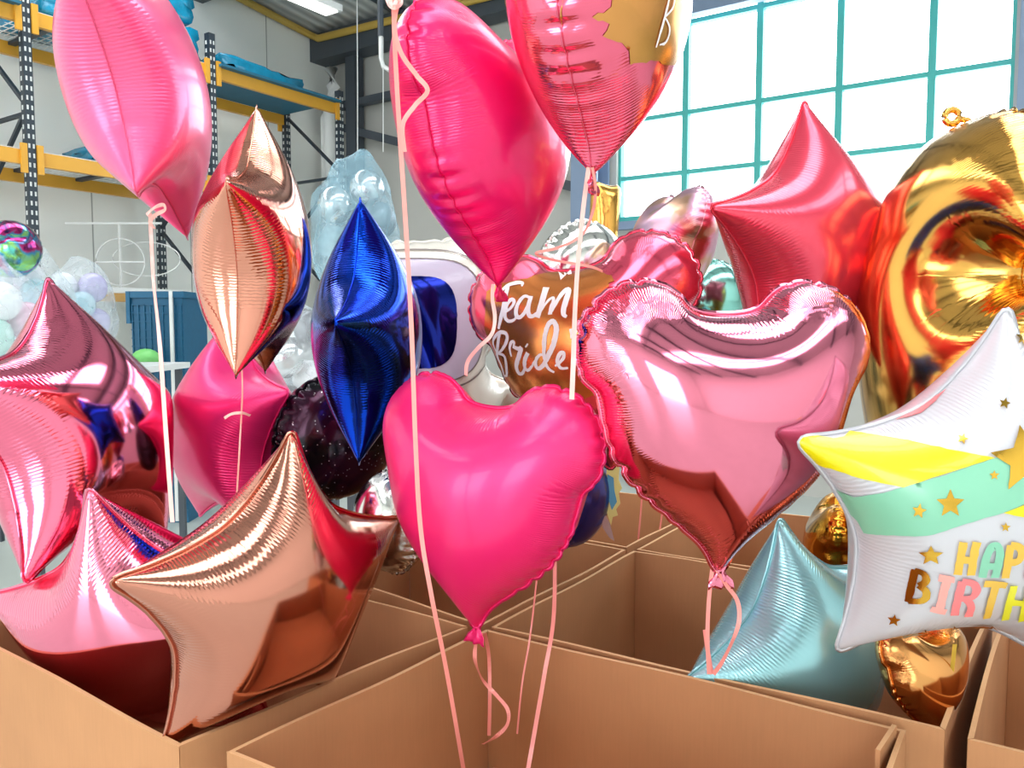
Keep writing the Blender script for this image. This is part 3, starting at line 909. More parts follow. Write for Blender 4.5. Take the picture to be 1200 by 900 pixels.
def level(y0, y1, z, label, deck):
    t = thing('rack_shelf', label, 'rack shelf', (0, 0, 0), 'loaded levels of the racking')
    for x in (XFR, XRE):
        mb = MB(); mb.box((x-.025, y0+.05, z-.06), (x+.025, y1-.05, z+.05), 'rack_beam')
        for yy in (y0+.062, y1-.062): mb.box((x+(.026 if x == XFR else -.05), yy-.024, z-.13), (x+(.05 if x == XFR else -.026), yy+.024, z+.10), 'rack_beam')
        mb.build('beam', t)
    mb = MB()
    if deck == 'board':
        mb.box((XRE+.03, y0+.06, z+.05), (XFR+.1, y1-.06, z+.075), 'blue_board')
    else:
        n = 26
        for i in range(n+1):
            y = y0+.08+(y1-y0-.16)*i/n; mb.bar((XRE, y, z+.055), (XFR, y, z+.055), .006, .006, 'white_enamel')
        for i in range(9):
            x = XRE+(XFR-XRE)*i/8; mb.bar((x, y0+.06, z+.06), (x, y1-.06, z+.06), .006, .006, 'white_enamel')
        for i in range(3):
            y = y0+.3+(y1-y0-.6)*i/2; mb.box((XRE, y-.03, z+.02), (XFR, y+.03, z+.048), 'rack_upright')
    mb.build('deck', t)
level(0.9, 3.26, 4.0, 'top yellow-beamed shelf at the left edge, under blue bags', 'board')
level(3.26, 4.95, 4.0, 'top yellow-beamed shelf of the left bay, carrying a tall heap of blue packs', 'wire')
level(4.95, 6.62, 4.0, 'yellow-beamed blue-decked shelf at the far end of the racking', 'board')
level(0.9, 3.26, 2.9, 'lower yellow-beamed shelf at the left edge', 'wire')
level(3.26, 4.95, 2.9, 'lower yellow-beamed shelf with wire deck behind the big pink star', 'wire')
def blue_pack(x, y, z, sx, sy, sz, label, seed, group):
    r = random.Random(seed)
    bm = bmesh.new(); bmesh.ops.create_cube(bm, size=1)
    bmesh.ops.subdivide_edges(bm, edges=bm.edges, cuts=5, use_grid_fill=True)
    for v in bm.verts:
        v.co.x *= sx; v.co.y *= sy; v.co.z *= sz
        f = 1-.12*max(abs(v.co.y/sy), .3)**3
        v.co.x *= f; v.co.z = (v.co.z+sz/2)*(f)+(r.uniform(-.02, .035) if v.co.z > -.4*sz else 0)
        v.co.x += r.uniform(-.015, .015); v.co.y += r.uniform(-.02, .02)
    me = bpy.data.meshes.new('blue_pack'); bm.to_mesh(me); bm.free(); me.materials.append(MATS['blue_wrap']); me.shade_smooth()
    o = bpy.data.objects.new('wrapped_pack', me); COL.objects.link(o); o.location = (x, y, z)
    tag(o, label, 'wrapped pack', group)
g = 'blue wrapped packs on the racking'
zt = 4.08
spots = [(-7.3, 1.9, zt, .8, 1.2, .30, 'blue film-wrapped pack on the top shelf, cut by the left edge'),
         (-7.3, 3.75, zt, .8, .68, .21, 'blue film-wrapped pack at the bottom of the left heap on the top shelf'),
         (-7.3, 3.8, zt+.29, .75, .68, .22, 'blue film-wrapped pack in the middle of the left heap, top shelf'),
         (-7.3, 3.78, zt+.59, .7, .66, .22, 'uppermost blue film-wrapped pack of the left heap, at the top frame edge'),
         (-7.3, 4.55, zt, .75, .6, .25, 'lower blue film-wrapped pack just left of the high pink star'),
         (-7.3, 4.53, zt+.335, .7, .58, .24, 'upper blue film-wrapped pack just left of the high pink star'),
         (-7.3, 5.62, zt, .7, 1.05, .13, 'long flat stack of blue film-wrapped sheets on the far end shelf'),
         (-7.3, 4.35, 2.98, .7, .9, .14, 'small flat blue pack on the lower wire shelf behind the pink star')]
for i, s_ in enumerate(spots): blue_pack(*s_, seed=i, group=g)
# white ledge with a timber edge at the wall
mb = MB(); 
t = thing('work_bench', 'white topped bench with timber front edge below the wire ring', 'bench', (-7.62, 4.1, 0))
mb.box((-.40, -.74, 1.86), (.45, .74, 1.91), 'white_enamel'); mb.build('bench_top', t)
mb = MB(); mb.box((.43, -.74, 1.78), (.46, .74, 1.858), 'timber'); mb.build('front_edge', t)
for yy in (-.68, .68):
    for xx in (-.3, .4):
        mb = MB(); mb.box((xx-.025, yy-.025, 0), (xx+.025, yy+.025, 1.858), 'white_enamel'); mb.build('leg', t)
# white wire ring stand
c = at(141, 307, 7.7)
t = thing('wire_ring', 'white wire ring with crossbars standing against the wall', 'display ring', c)
ax = CAMROT @ Vector((1, 0, 0))
mb = MB(); mb.tube([tuple(ax*.23*math.cos(a)+Vector((0, 0, .22*math.sin(a)))) for a in [2*PI*i/40 for i in range(40)]], .008, 'white_enamel', 6, closed=True); mb.build('hoop', t, smooth=True)
mb = MB(); mb.tube([tuple(ax*(.20+.32*math.cos(a))+Vector((0, .05, .03+.16*math.sin(a)))) for a in [2*PI*i/40 for i in range(40)]], .006, 'white_enamel', 6, closed=True); mb.build('hoop', t, smooth=True)
mb = MB(); mb.bar((0, 0, 1.91-c.z), (0, 0, .36), .016, .016, 'white_enamel'); mb.build('upright_rod', t)
mb = MB(); mb.bar(tuple(ax*-.23), tuple(ax*.23), .012, .012, 'white_enamel'); mb.build('crossbar', t)
mb = MB(); mb.bar(tuple(ax*-.5+Vector((0, 0, .36))), tuple(ax*.40+Vector((0, 0, .36))), .018, .018, 'white_enamel'); mb.build('crossbar', t)
# blue crate stack
c = at(199, 343, 6.6)
t = thing('plastic_bin', 'tall dark blue plastic bin with a white strip, behind the ribbons at left', 'storage bin', (c.x, c.y, 0), rot=(0, 0, YAW))
mb = MB(); mb.box((-.2, -.25, 0), (.2, .25, c.z-.04), 'crate_blue')
for i in range(9):
    x = -.19+i*.0475; mb.box((x-.004, -.262, .1), (x+.004, -.25, c.z-.1), 'crate_blue')
for i in range(26):
    z = .1+i*.065
    if z < c.z-.1: mb.box((-.2, -.262, z-.004), (.2, -.25, z+.004), 'crate_blue')
mb.build('bin_body', t)
mb = MB(); mb.box((-.22, -.27, c.z-.05), (.22, .27, c.z), 'crate_blue'); mb.box((-.23, -.275, c.z-.25), (-.20, .27, c.z), 'crate_blue'); mb.build('rim', t)
mb = MB(); mb.box((.11, -.285, .02), (.135, -.262, c.z-.0), 'white_enamel'); mb.build('white_strip', t)
c = at(171, 420, 6.15)
mb = MB(); mb.ball((0, 0, 0), .12, 'green_wrap', 18, (1, .8, .62)); tag(mb.build('plastic_sack', smooth=True, loc=None), 'small light green plastic sack beside the blue bin', 'sack').location = c

# ---------------------------------------------------------------- clear bags full of small balloons
def ball_mesh(mat, n=20):
    mb = MB(); mb.ball((0, 0, 0), 1, mat, n, (1, 1, 1.08)); o = mb.build('round_balloon', smooth=True); return o
BALLS = {}
def bag(top, base, rx, mats, label, film_mat, group, bl, seed, n=22, rb=.13, knot=True):
    r = random.Random(seed)
    rz = (top.z-base)/2; c = Vector((top.x, top.y, (top.z+base)/2+.004)); rz -= .01
    bm = bmesh.new(); bmesh.ops.create_icosphere(bm, subdivisions=4, radius=1)
    from mathutils import noise
    for v in bm.verts:
        q = v.co.copy(); nn = noise.noise(q*2.2+Vector((seed, 0, 0)))*.16+noise.noise(q*6+Vector((0, seed, 0)))*.03
        k = 1+nn
        if knot and q.z > .72: k *= 1+(q.z-.72)*1.1; q.x *= 1-(q.z-.72)*2.2; q.y *= 1-(q.z-.72)*2.2
        v.co = Vector((q.x*rx*k, q.y*rx*.85*k, q.z*rz*k))
    me = bpy.data.meshes.new('bag'); bm.to_mesh(me); bm.free(); me.materials.append(MATS[film_mat]); me.shade_smooth()
    o = bpy.data.objects.new('clear_bag', me); COL.objects.link(o); o.location = c
    tag(o, label, 'bag', 'clear bags of balloons')
    placed = []
    tries = 0
    while len(placed) < n and tries < 4000:
        tries += 1
        q = Vector((r.uniform(-1, 1), r.uniform(-1, 1), r.uniform(-1, 1)))
        if q.length > .93: continue
        p = Vector((q.x*(rx-rb*.85), q.y*(rx*.85-rb*.85), q.z*(rz-rb*.85)))
        if any((p-s).length < rb*1.75 for s in placed): continue
        placed.append(p)
        mt = mats[len(placed) % len(mats)]
        if mt not in BALLS: BALLS[mt] = ball_mesh(mt); b_ = BALLS[mt]
        else: b_ = BALLS[mt].copy(); COL.objects.link(b_)
        b_.location = Vector(c)+p; b_.scale = (rb*r.uniform(.9, 1.05),)*3
        tag(b_, bl, 'balloon', group)
pm = ['pastel_white', 'pastel_blue', 'pastel_pink', 'pastel_mint', 'pastel_lilac']
bag(at(-2, 318, 4.3), 1.30, .27, pm, 'clear bag of pastel balloons cut by the left edge', 'bag_film', 'pastel balloons in the bag at the left edge', 'small pastel balloon inside the clear bag at the left edge', 3, 30, .095)
bag(at(36, 300, 4.9), 1.30, .26, pm, 'clear bag of pastel balloons between two others, left of the big pink star tip', 'bag_film', 'pastel balloons in the middle bag', 'small pastel balloon inside the middle clear bag on the left', 4, 34, .092)
bag(at(92, 303, 5.5), 1.30, .25, ['pastel_blue', 'pastel_lilac', 'pastel_white', 'pastel_mint'], 'clear bag of bluish balloons right behind the pink star tip', 'bag_film', 'bluish balloons in the bag behind the star tip', 'small bluish balloon inside the bag behind the pink star tip', 5, 34, .09, False)
c = at(12, 292, 4.6)
mb = MB(); mb.ball((0, 0, 0), .17, 'holographic_swirl', 24, (1.1, .9, .95)); o = mb.build('holographic_balloon', smooth=True); o.location = c
tag(o, 'purple and teal swirled foil balloon on top of the pastel bags', 'balloon')
bag(at(416, 180, 3.9), 1.55, .225, ['chrome_ball', 'grey_ball', 'chrome_ball', 'gold_ball', 'pastel_white'], 'pale blue clear bag of silver, grey and gold balloons above the blue star', 'bag_film_blue', 'metallic balloons in the bag above the blue star', 'metallic round balloon inside the pale bag above the blue star', 8, 34, .09, False)
bag(at(345, 350, 3.3), 1.10, .20, ['chrome_ball', 'grey_ball', 'chrome_ball', 'pastel_white'], 'clear bag of silver balloons between the copper and blue stars', 'bag_film', 'silver balloons in the bag between the stars', 'silver round balloon in the bag between the copper and blue stars', 9, 40, .075, False)
# what the bags stand on
for (px, h, d, w, dd, label) in ((8, 1.30, 4.9, 1.45, 1.9, 'plain table carrying the pastel bags at the left'), (416, 1.55, 3.9, .6, .6, 'plain high table carrying the pale blue bag'), (345, 1.10, 3.3, .5, .5, 'plain table carrying the bag of silver balloons')):
    c = at(px, 400, d)
    t = thing('table', label, 'table', (c.x, c.y, 0), rot=(0, 0, YAW))
    mb = MB(); mb.box((-w/2, -dd/2, h-.04), (w/2, dd/2, h), 'white_enamel'); mb.build('table_top', t)
    for sx in (-1, 1):
        for sy in (-1, 1):
            mb = MB(); mb.box((sx*(w/2-.06)-.02, sy*(dd/2-.06)-.02, 0), (sx*(w/2-.06)+.02, sy*(dd/2-.06)+.02, h-.04), 'steel_dark'); mb.build('leg', t)

# ---------------------------------------------------------------- cardboard boxes
RIM = 1.0
def carton(cs, label, h=RIM):
    """cs: the four outer corners, counter-clockwise from above"""
    th = .007
    ox = sum(c[0] for c in cs)/4; oy = sum(c[1] for c in cs)/4
    t = thing('cardboard_box', label, 'box', (ox, oy, 0.002), 'open cardboard boxes in rows')
    C_ = [Vector((x-ox, y-oy, 0)) for x, y in cs]
    inn = []
    for i in range(4):                                   # inner corners
        e0 = (C_[i]-C_[i-1]).normalized(); e1 = (C_[(i+1) % 4]-C_[i]).normalized()
        n0 = Vector((-e0.y, e0.x, 0)); n1 = Vector((-e1.y, e1.x, 0))
        inn.append(C_[i]+(n0+n1)*th)
    for i in range(4):
        j = (i+1) % 4
        e = (C_[j]-C_[i]).normalized(); nrm = Vector((-e.y, e.x, 0))
        g = e*.0006
        a0, b0 = C_[i]+g, C_[j]-g; a1, b1 = inn[i]+g, inn[j]-g
        n = 24; mb = MB(); ph = rnd.uniform(0, 6)
        for q in range(n+1):
            f = q/n; bow = nrm*(.005*math.sin(PI*f)*math.sin(ph)); z1 = h+.0016*math.sin(f*9+ph)
            p = a0.lerp(b0, f)+bow; r = a1.lerp(b1, f)+bow
            mb.v += [(p.x, p.y, 0), (r.x, r.y, 0), (p.x, p.y, z1), (r.x, r.y, z1)]
        mi, me_ = mb.mi('cardboard'), mb.mi('cardboard_edge')
        for q in range(n):
            p = q*4; r = p+4
            mb.f += [(p, r, r+2, p+2), (p+1, p+3, r+3, r+1), (p+2, r+2, r+3, p+3), (p, p+1, r+1, r)]; mb.m += [mi, mi, me_, mi]
        mb.f += [(0, 2, 3, 1), (n*4, n*4+1, n*4+3, n*4+2)]; mb.m += [mi, mi]
        mb.build('side_panel', t)
    mb = MB(); mb.prism([(p.x, p.y) for p in inn], 0.0, .008, 'cardboard'); mb.build('bottom_panel', t)
    return t
BN = carton([(-.889, .635), (-.14, .668), (-.163, 1.205), (-.861, 1.176)], 'open empty cardboard box in the front middle, under the hot pink heart')
BL = carton([(-1.66, .632), (-.952, .608), (-.900, 1.168), (-1.64, 1.185)], 'open cardboard box at the lower left, holding the pink and the copper star')
BC = carton([(-.862, 1.190), (-.118, 1.232), (-.100, 1.835), (-.869, 1.806)], 'open cardboard box holding the pale teal star, right of the middle')
BM = carton([(-1.62, 1.262), (-.884, 1.190), (-.888, 1.800), (-1.62, 1.815)], 'open cardboard box behind the hot pink heart and its front box')
BD = carton([(-.872, 1.825), (-.115, 1.852), (-.115, 2.45), (-.878, 2.42)], 'open cardboard box in the rear row, behind the big mirror-pink heart')
BE = carton([(-1.62, 1.835), (-.896, 1.820), (-.900, 2.42), (-1.62, 2.43)], 'open cardboard box in the rear row, behind the box of the hot pink heart')
BR = carton([(-.090, 1.220), (.64, 1.215), (.64, 1.82), (-.078, 1.84)], 'open cardboard box cut by the right frame edge, under the birthday star')
# inner flaps of the front box
mb = MB(); hw, hd = .68/2, .53/2
mb.box((-hw+.012, -hd+.012, .735), (hw-.012, hd-.012, .741), 'cardboard', 'cardboard'); mb.build('inner_flap', BN)
mb = MB(); mb.prism([(-hw+.012, .26), (-hw+.012, .10), (-hw+.15, .262)], .742, .748, 'cardboard'); mb.build('inner_flap', BN)
# a torn strip of flap standing inside the front box, and the curled corner of its right wall
def up_strip(cs, z0, z1, name, parent):
    o = parent.location
    mb = MB(); a, b = Vector((*cs[0], 0)), Vector((*cs[1], 0)); e = (b-a).normalized(); n_ = Vector((-e.y, e.x, 0))*.006
    q = [a, b, b+n_, a+n_]
    mb.prism([(p.x-o.x, p.y-o.y) for p in q], z0, z1, 'cardboard', 'cardboard_edge'); mb.build(name, parent)
up_strip([(-.872, .652), (-.775, .650)], .70, .985, 'torn_flap', BN)
up_strip([(-.178, 1.10), (-.172, 1.185)], .80, 1.012, 'torn_flap', BN)

# ================================================================ the balloons
# --- floating group, upper left to right
HT = (0, -1.0)
b_pink_top = balloon('fat_star', 'star_balloon', 'large satin pink foil star seen edge-on at the top left, tips cropped by the frame', 'balloon', 162, 104, 1.3, 0.275, 100, 0, -11, 'satin_pink_foil', stretch=0.85, spin=4)
b_rose_top = balloon('fat_star', 'star_balloon', 'shiny copper rose-gold foil star floating edge-on between the satin pink and blue stars', 'balloon', 298, 299, 1.3, 0.25, 98, 0, 2, 'rose_gold_foil', stretch=0.82, spin=2)
b_blue = balloon('fat_star', 'star_balloon', 'royal blue foil star floating edge-on in the middle left', 'balloon', 432, 392, 1.52, 0.266, 88, 0, 0, 'blue_foil', spin=-13, stretch=0.86)
b_hot_top = balloon('heart', 'heart_balloon', 'deep pink foil heart turned edge-on with a dark wavy seam, top centre', 'balloon', 573, 170, 1.30, 0.238, 62, 0, -4, 'deep_pink_foil', tail=HT)
b_bride_top = balloon('heart', 'heart_balloon', 'pink chrome heart with gold patches and a white letter at the top centre, cropped', 'balloon', 703, 10, 1.10, 0.232, 66, 0, 2, 'bride_pink_foil', tail=HT)
# --- left
b_left = balloon('fat_star', 'star_balloon', 'big mirror-pink foil star cropped by the left edge, tip up', 'balloon', 92, 508, 1.62, 0.35, 79, 0, -16, 'pink_chrome_foil', spin=10)
b_magenta = balloon('fat_star', 'star_balloon', 'matt magenta foil star hanging just below the floating copper star', 'balloon', 272, 500, 1.95, 0.312, -48, 0, 8, 'magenta_foil', spin=-8)
b_pink_box = balloon('fat_star', 'star_balloon', 'mirror-pink foil star lying in the lower left cardboard box', 'balloon', 172, 738, 1.43, 0.322, -4, 22, 2, 'pink_mirror_foil', spin=-9)
b_rose_box = balloon('fat_star', 'star_balloon', 'copper rose-gold foil star standing in the lower left box in front', 'balloon', 318, 695, 1.16, .262, 50, 7, 10, 'rose_gold_deep_foil')
b_galaxy = balloon('disc', 'round_balloon', 'black crinkled galaxy foil balloon with tiny stars behind the blue star', 'balloon', 394, 512, 1.86, 0.185, 40, 0, 15, 'galaxy_foil')
b_silver_low = balloon('disc', 'round_balloon', 'small silver and purple foil balloon peeping out behind the hot pink heart', 'balloon', 458, 612, 1.62, 0.125, -50, 0, 0, 'silver_foil')
# --- middle
b_heart = balloon('heart', 'heart_balloon', 'satin hot pink foil heart facing front in the lower centre', 'balloon', 567, 580, 1.22, 0.223, -33, 0, 4, 'hot_pink_foil', tail=HT)
b_astro = balloon('helmet', 'astronaut_balloon', 'cream foil astronaut with a dark blue visor behind the blue star', 'balloon', 512, 410, 2.1, 0.345, 22, 0, -6, 'cream_foil')
b_silver = balloon('disc', 'round_balloon', 'pale silver-gold round foil balloon peeping over the bridal heart', 'balloon', 682, 322, 2.15, .17, 30, 10, 0, 'silver_foil')
b_team = balloon('heart', 'heart_balloon', 'pink heart with a copper patch and white lettering, behind the big mirror-pink heart', 'balloon', 692, 408, 1.72, 0.282, -12, 0, -10, 'team_pink_foil')
b_irid = balloon('heart', 'heart_balloon', 'pale iridescent pink heart turned edge-on in front of the windows', 'balloon', 785, 296, 1.95, 0.185, -80, 0, 12, 'iridescent_pink_foil')
b_mint = balloon('disc', 'round_balloon', 'mint green foil balloon glimpsed under the iridescent heart', 'balloon', 835, 345, 2.2, .11, 10, 0, 0, 'mint_foil')
b_big = balloon('heart', 'heart_balloon', 'largest mirror-pink foil heart facing front, right of centre', 'balloon', 846, 488, 1.12, 0.236, 6, 0, 0, 'pink_mirror_foil', tail=HT)
b_salmon = balloon('fat_star', 'star_balloon', 'matt salmon red foil star in front of the windows', 'balloon', 950, 289, 1.74, 0.319, 31, 3, -5, 'salmon_foil')
b_gold = balloon('numeral', 'number_balloon', 'huge orange-gold foil number seen from its side at the right edge', 'balloon', 1148, 322, 1.52, 0.422, 84, 0, 0, 'gold_foil', stretch=1.0)
b_birth = balloon('fat_star', 'star_balloon', 'white birthday star with yellow and mint bands at the right edge', 'balloon', 1137, 593, 1.02, 0.268, 6, 7, 4, 'white_foil')
b_teal = balloon('fat_star', 'star_balloon', 'pearly pale teal foil star sitting in the box under the big mirror-pink heart', 'balloon', 938, 766, 1.38, 0.276, 27, 10, -13, 'teal_pearl_foil')
b_gold_mid = balloon('heart', 'number_balloon', 'narrow gold foil balloon between the teal and the birthday star', 'balloon', 980, 642, 1.75, 0.14, 70, 0, 0, 'deep_gold_foil')
b_gold_low = balloon('heart', 'heart_balloon', 'crinkled orange-gold foil balloon below the birthday star', 'balloon', 1083, 790, 1.20, 0.1, 25, -15, 0, 'copper_gold_foil')
b_indigo = balloon('disc', 'round_balloon', 'indigo foil balloon edge peeping right of the hot pink heart', 'balloon', 672, 585, 1.75, .13, 50, 0, 8, 'indigo_foil')
# thin gold number top wrapped in front of the blue-grey column
b_numtop = balloon('slab', 'number_balloon', 'small gold foil numeral with a flat top standing before the blue-grey column', 'balloon', 706, 285, 2.6, .20, 30, 0, 3, 'gold_foil', flange=False)
# ragged rainbow tail and tag hanging behind the hearts
def cutout(pts, d, mat, name, parent, off):
    P = [at(x, y, d) for x, y in pts]; m = sum(P, Vector())/len(P)
    nrm = CAMROT @ Vector((0.2, 1, 0)).normalized(); n = len(P)
    mb = MB(); mb.v = [tuple(p-off) for p in P]+[tuple(p-off+nrm*.002) for p in P]
    mb.f = [tuple(range(n)), tuple(range(2*n-1, n-1, -1))]+[(i, n+i, n+(i+1) % n, (i+1) % n) for i in range(n)]; mb.m = [0]*len(mb.f); mb.mats = [mat]
    return mb.build(name, parent)
c = at(716, 575, 1.75)
t = thing('foil_tail', 'ragged yellow and blue foil tail hanging behind the two hearts', 'balloon tail', c)
cutout([(711, 545), (726, 548), (725, 562), (729, 572), (725, 578), (727, 590), (722, 597), (724, 604), (718, 606), (716, 616), (711, 600), (710, 575)], 1.75, 'yellow_tail', 'tail_sheet', t, c)
cutout([(712, 556), (719, 560), (720, 575), (723, 588), (717, 598), (713, 585), (711, 572)], 1.747, 'blue_tail', 'printed_streak', t, c)
c = at(709, 620, 1.74)
t = thing('balloon_tag', 'small pale leaf-shaped foil tag below the ragged tail', 'tag', c)
cutout([(705, 606), (710, 604), (715, 614), (720, 634), (714, 630), (706, 618)], 1.74, 'clear_tab', 'tag_sheet', t, c)
# hanging tab with an eyelet on the gold number
t = b_gold
mb = MB(); R_ = .006
S = shape('numeral'); top = Vector(S['X'][int(np.argmax(S['X'][:, 2]))])*.422
pts = []
mb.tube([top+Vector((.0, 0, -.008)), top+Vector((-.01, .014, .004)), top+Vector((-.016, .034, .006))], .006, 'gold_foil', 8)
ring = [top+Vector((-.02, .047+.013*math.cos(a), .009+.013*math.sin(a))) for a in [2*PI*i/20 for i in range(20)]]
mb.tube(ring, .0065, 'gold_foil', 8, closed=True); o = mb.build('hanging_tab', t, smooth=True)


# printed patterns, in the coordinates of the flat sheets
def put(root, name, mat, label, lift, polys, strokes):
    for S, t, size, stretch in BODY.values():
        if t == root: decal(S, root, name, mat, size, stretch, polys, strokes, lift, label=label)
put(b_birth, 'print_band', 'yellow_print', 'yellow printed band', 0.0018, [[(-0.959,0.323),(-0.933,0.364),(-0.812,0.344),(-0.768,0.365),(-0.744,0.426),(-0.673,0.403),(-0.616,0.392),(-0.56,0.385),(-0.506,0.376),(-0.459,0.365),(-0.411,0.357),(-0.366,0.347),(-0.321,0.339),(-0.275,0.334),(-0.231,0.327),(-0.184,0.321),(-0.229,0.303),(-0.271,0.284),(-0.313,0.265),(-0.358,0.245),(-0.399,0.225),(-0.441,0.204),(-0.483,0.183),(-0.523,0.162),(-0.579,0.165),(-0.635,0.17),(-0.694,0.174),(-0.754,0.187),(-0.815,0.196),(-0.89,0.188),(-0.93,0.255),(-0.956,0.278)],[(-0.154,0.104),(-0.071,0.143),(-0.02,0.159),(0.034,0.175),(0.093,0.189),(0.16,0.203),(0.198,0.158),(0.24,0.111),(0.291,0.061),(0.366,0.003),(0.398,-0.053),(0.337,-0.024),(0.239,0.004),(0.165,0.026),(0.099,0.046),(0.04,0.064),(-0.015,0.078),(-0.066,0.092)]], [])
put(b_birth, 'print_band', 'mint_print', 'mint green printed band', 0.0014, [[(-0.815,0.042),(-0.767,0.054),(-0.716,0.06),(-0.653,0.101),(-0.593,0.124),(-0.528,0.161),(-0.485,0.182),(-0.44,0.202),(-0.395,0.222),(-0.343,0.248),(-0.293,0.273),(-0.238,0.297),(-0.183,0.32),(-0.128,0.342),(-0.069,0.364),(-0.021,0.38),(0.034,0.401),(0.097,0.42),(0.195,0.436),(0.23,0.435),(0.294,0.437),(0.36,0.436),(0.353,0.387),(0.526,0.361),(0.435,0.3),(0.395,0.249),(0.297,0.236),(0.217,0.225),(0.146,0.209),(0.085,0.194),(0.028,0.18),(-0.024,0.163),(-0.071,0.146),(-0.154,0.104),(-0.196,0.087),(-0.237,0.068),(-0.28,0.046),(-0.335,0.015),(-0.39,-0.023),(-0.455,-0.05),(-0.506,-0.066),(-0.56,-0.089),(-0.668,-0.155),(-0.707,-0.1),(-0.749,-0.096),(-0.784,-0.026)]], [])
put(b_birth, 'print_band', 'coral_print', 'coral printed patch', 0.0012, [[(-0.551,0.526),(-0.497,0.543),(-0.442,0.559),(-0.391,0.608),(-0.32,0.687),(-0.378,0.658),(-0.434,0.627),(-0.494,0.578)]], [])
put(b_birth, 'printed_star', 'gold_print', 'gold printed star', 0.0028, [[(-0.455,0.107),(-0.45,0.084),(-0.431,0.081),(-0.444,0.069),(-0.44,0.044),(-0.456,0.056),(-0.473,0.044),(-0.468,0.067),(-0.482,0.082),(-0.464,0.084)]], [])
put(b_birth, 'printed_star', 'gold_print', 'gold printed star', 0.0028, [[(-0.356,0.178),(-0.337,0.144),(-0.302,0.144),(-0.327,0.114),(-0.315,0.075),(-0.347,0.092),(-0.374,0.065),(-0.372,0.108),(-0.4,0.13),(-0.366,0.138)]], [])
put(b_birth, 'printed_star', 'gold_print', 'gold printed star', 0.0028, [[(-0.141,0.07),(-0.136,0.056),(-0.12,0.055),(-0.131,0.047),(-0.126,0.032),(-0.138,0.041),(-0.15,0.034),(-0.147,0.048),(-0.159,0.058),(-0.145,0.058)]], [])
put(b_birth, 'printed_star', 'gold_print', 'gold printed star', 0.0028, [[(-0.392,-0.071),(-0.372,-0.098),(-0.342,-0.091),(-0.363,-0.119),(-0.35,-0.148),(-0.377,-0.14),(-0.398,-0.168),(-0.401,-0.134),(-0.428,-0.119),(-0.398,-0.105)]], [])
put(b_birth, 'printed_star', 'gold_print', 'gold printed star', 0.0028, [[(-0.433,-0.467),(-0.42,-0.487),(-0.406,-0.483),(-0.414,-0.502),(-0.405,-0.525),(-0.425,-0.517),(-0.439,-0.535),(-0.439,-0.51),(-0.452,-0.499),(-0.435,-0.491)]], [])
put(b_birth, 'printed_star', 'gold_print', 'gold printed star', 0.0028, [[(-0.29,-0.518),(-0.277,-0.543),(-0.257,-0.547),(-0.247,-0.589),(-0.26,-0.56),(-0.273,-0.556),(-0.28,-0.566),(-0.275,-0.572),(-0.296,-0.544),(-0.286,-0.542)]], [])
put(b_birth, 'printed_star', 'gold_print', 'gold printed star', 0.0028, [[(-0.182,-0.473),(-0.161,-0.497),(-0.133,-0.493),(-0.146,-0.513),(-0.129,-0.535),(-0.158,-0.528),(-0.174,-0.547),(-0.179,-0.522),(-0.19,-0.544),(-0.15,-0.554)]], [])
put(b_birth, 'printed_star', 'gold_print', 'gold printed star', 0.0028, [[(0.009,-0.498),(0.005,-0.479),(0.249,-0.687),(0.024,-0.502),(0.046,-0.534),(-0.006,-0.521),(-0.049,-0.544),(-0.045,-0.509),(-0.091,-0.492),(-0.037,-0.483)]], [])
put(b_birth, 'printed_star', 'gold_print', 'gold printed star', 0.0028, [[(-0.321,-0.593),(-0.287,-0.622),(-0.24,-0.61),(-0.262,-0.647),(-0.233,-0.681),(-0.282,-0.675),(-0.31,-0.711),(-0.318,-0.668),(-0.364,-0.656),(-0.322,-0.635)]], [])
put(b_birth, 'printed_star', 'gold_print', 'gold printed star', 0.0028, [[(-0.287,0.421),(-0.288,0.401),(-0.275,0.395),(-0.289,0.387),(-0.293,0.368),(-0.301,0.383),(-0.318,0.379),(-0.305,0.394),(-0.311,0.413),(-0.297,0.407)]], [])
put(b_birth, 'printed_star', 'gold_print', 'gold printed star', 0.0028, [[(-0.104,0.577),(-0.106,0.56),(-0.093,0.553),(-0.107,0.545),(-0.111,0.525),(-0.12,0.541),(-0.137,0.537),(-0.125,0.553),(-0.133,0.567),(-0.117,0.563)]], [])
put(b_birth, 'printed_star', 'gold_print', 'gold printed star', 0.0028, [[(-0.078,0.46),(-0.041,0.379),(0.068,0.388),(-0.013,0.316),(0.021,0.229),(-0.069,0.263),(-0.143,0.198),(-0.132,0.291),(-0.204,0.34),(-0.113,0.365)]], [])
put(b_birth, 'printed_star', 'gold_print', 'gold printed star', 0.0028, [[(0.085,0.855),(0.083,0.836),(0.105,0.832),(0.08,0.822),(0.075,0.802),(0.035,0.85),(0.0,0.828),(0.017,0.857),(-0.001,0.872),(0.038,0.881)]], [])
put(b_birth, 'printed_star', 'gold_print', 'gold printed star', 0.0028, [[(-0.194,0.271),(-0.188,0.258),(-0.173,0.257),(-0.186,0.247),(-0.184,0.234),(-0.196,0.24),(-0.206,0.234),(-0.203,0.247),(-0.213,0.255),(-0.199,0.258)]], [])
put(b_birth, 'letter', 'ochre_print', 'ochre printed letter', 0.0028, [], [([(-0.282,-0.031),(-0.279,-0.08),(-0.276,-0.129),(-0.271,-0.18)],0.031,0.031,None),([(-0.235,-0.023),(-0.234,-0.073),(-0.23,-0.121),(-0.223,-0.173)],0.031,0.031,None),([(-0.281,-0.109),(-0.229,-0.104)],0.031,0.031,None)])
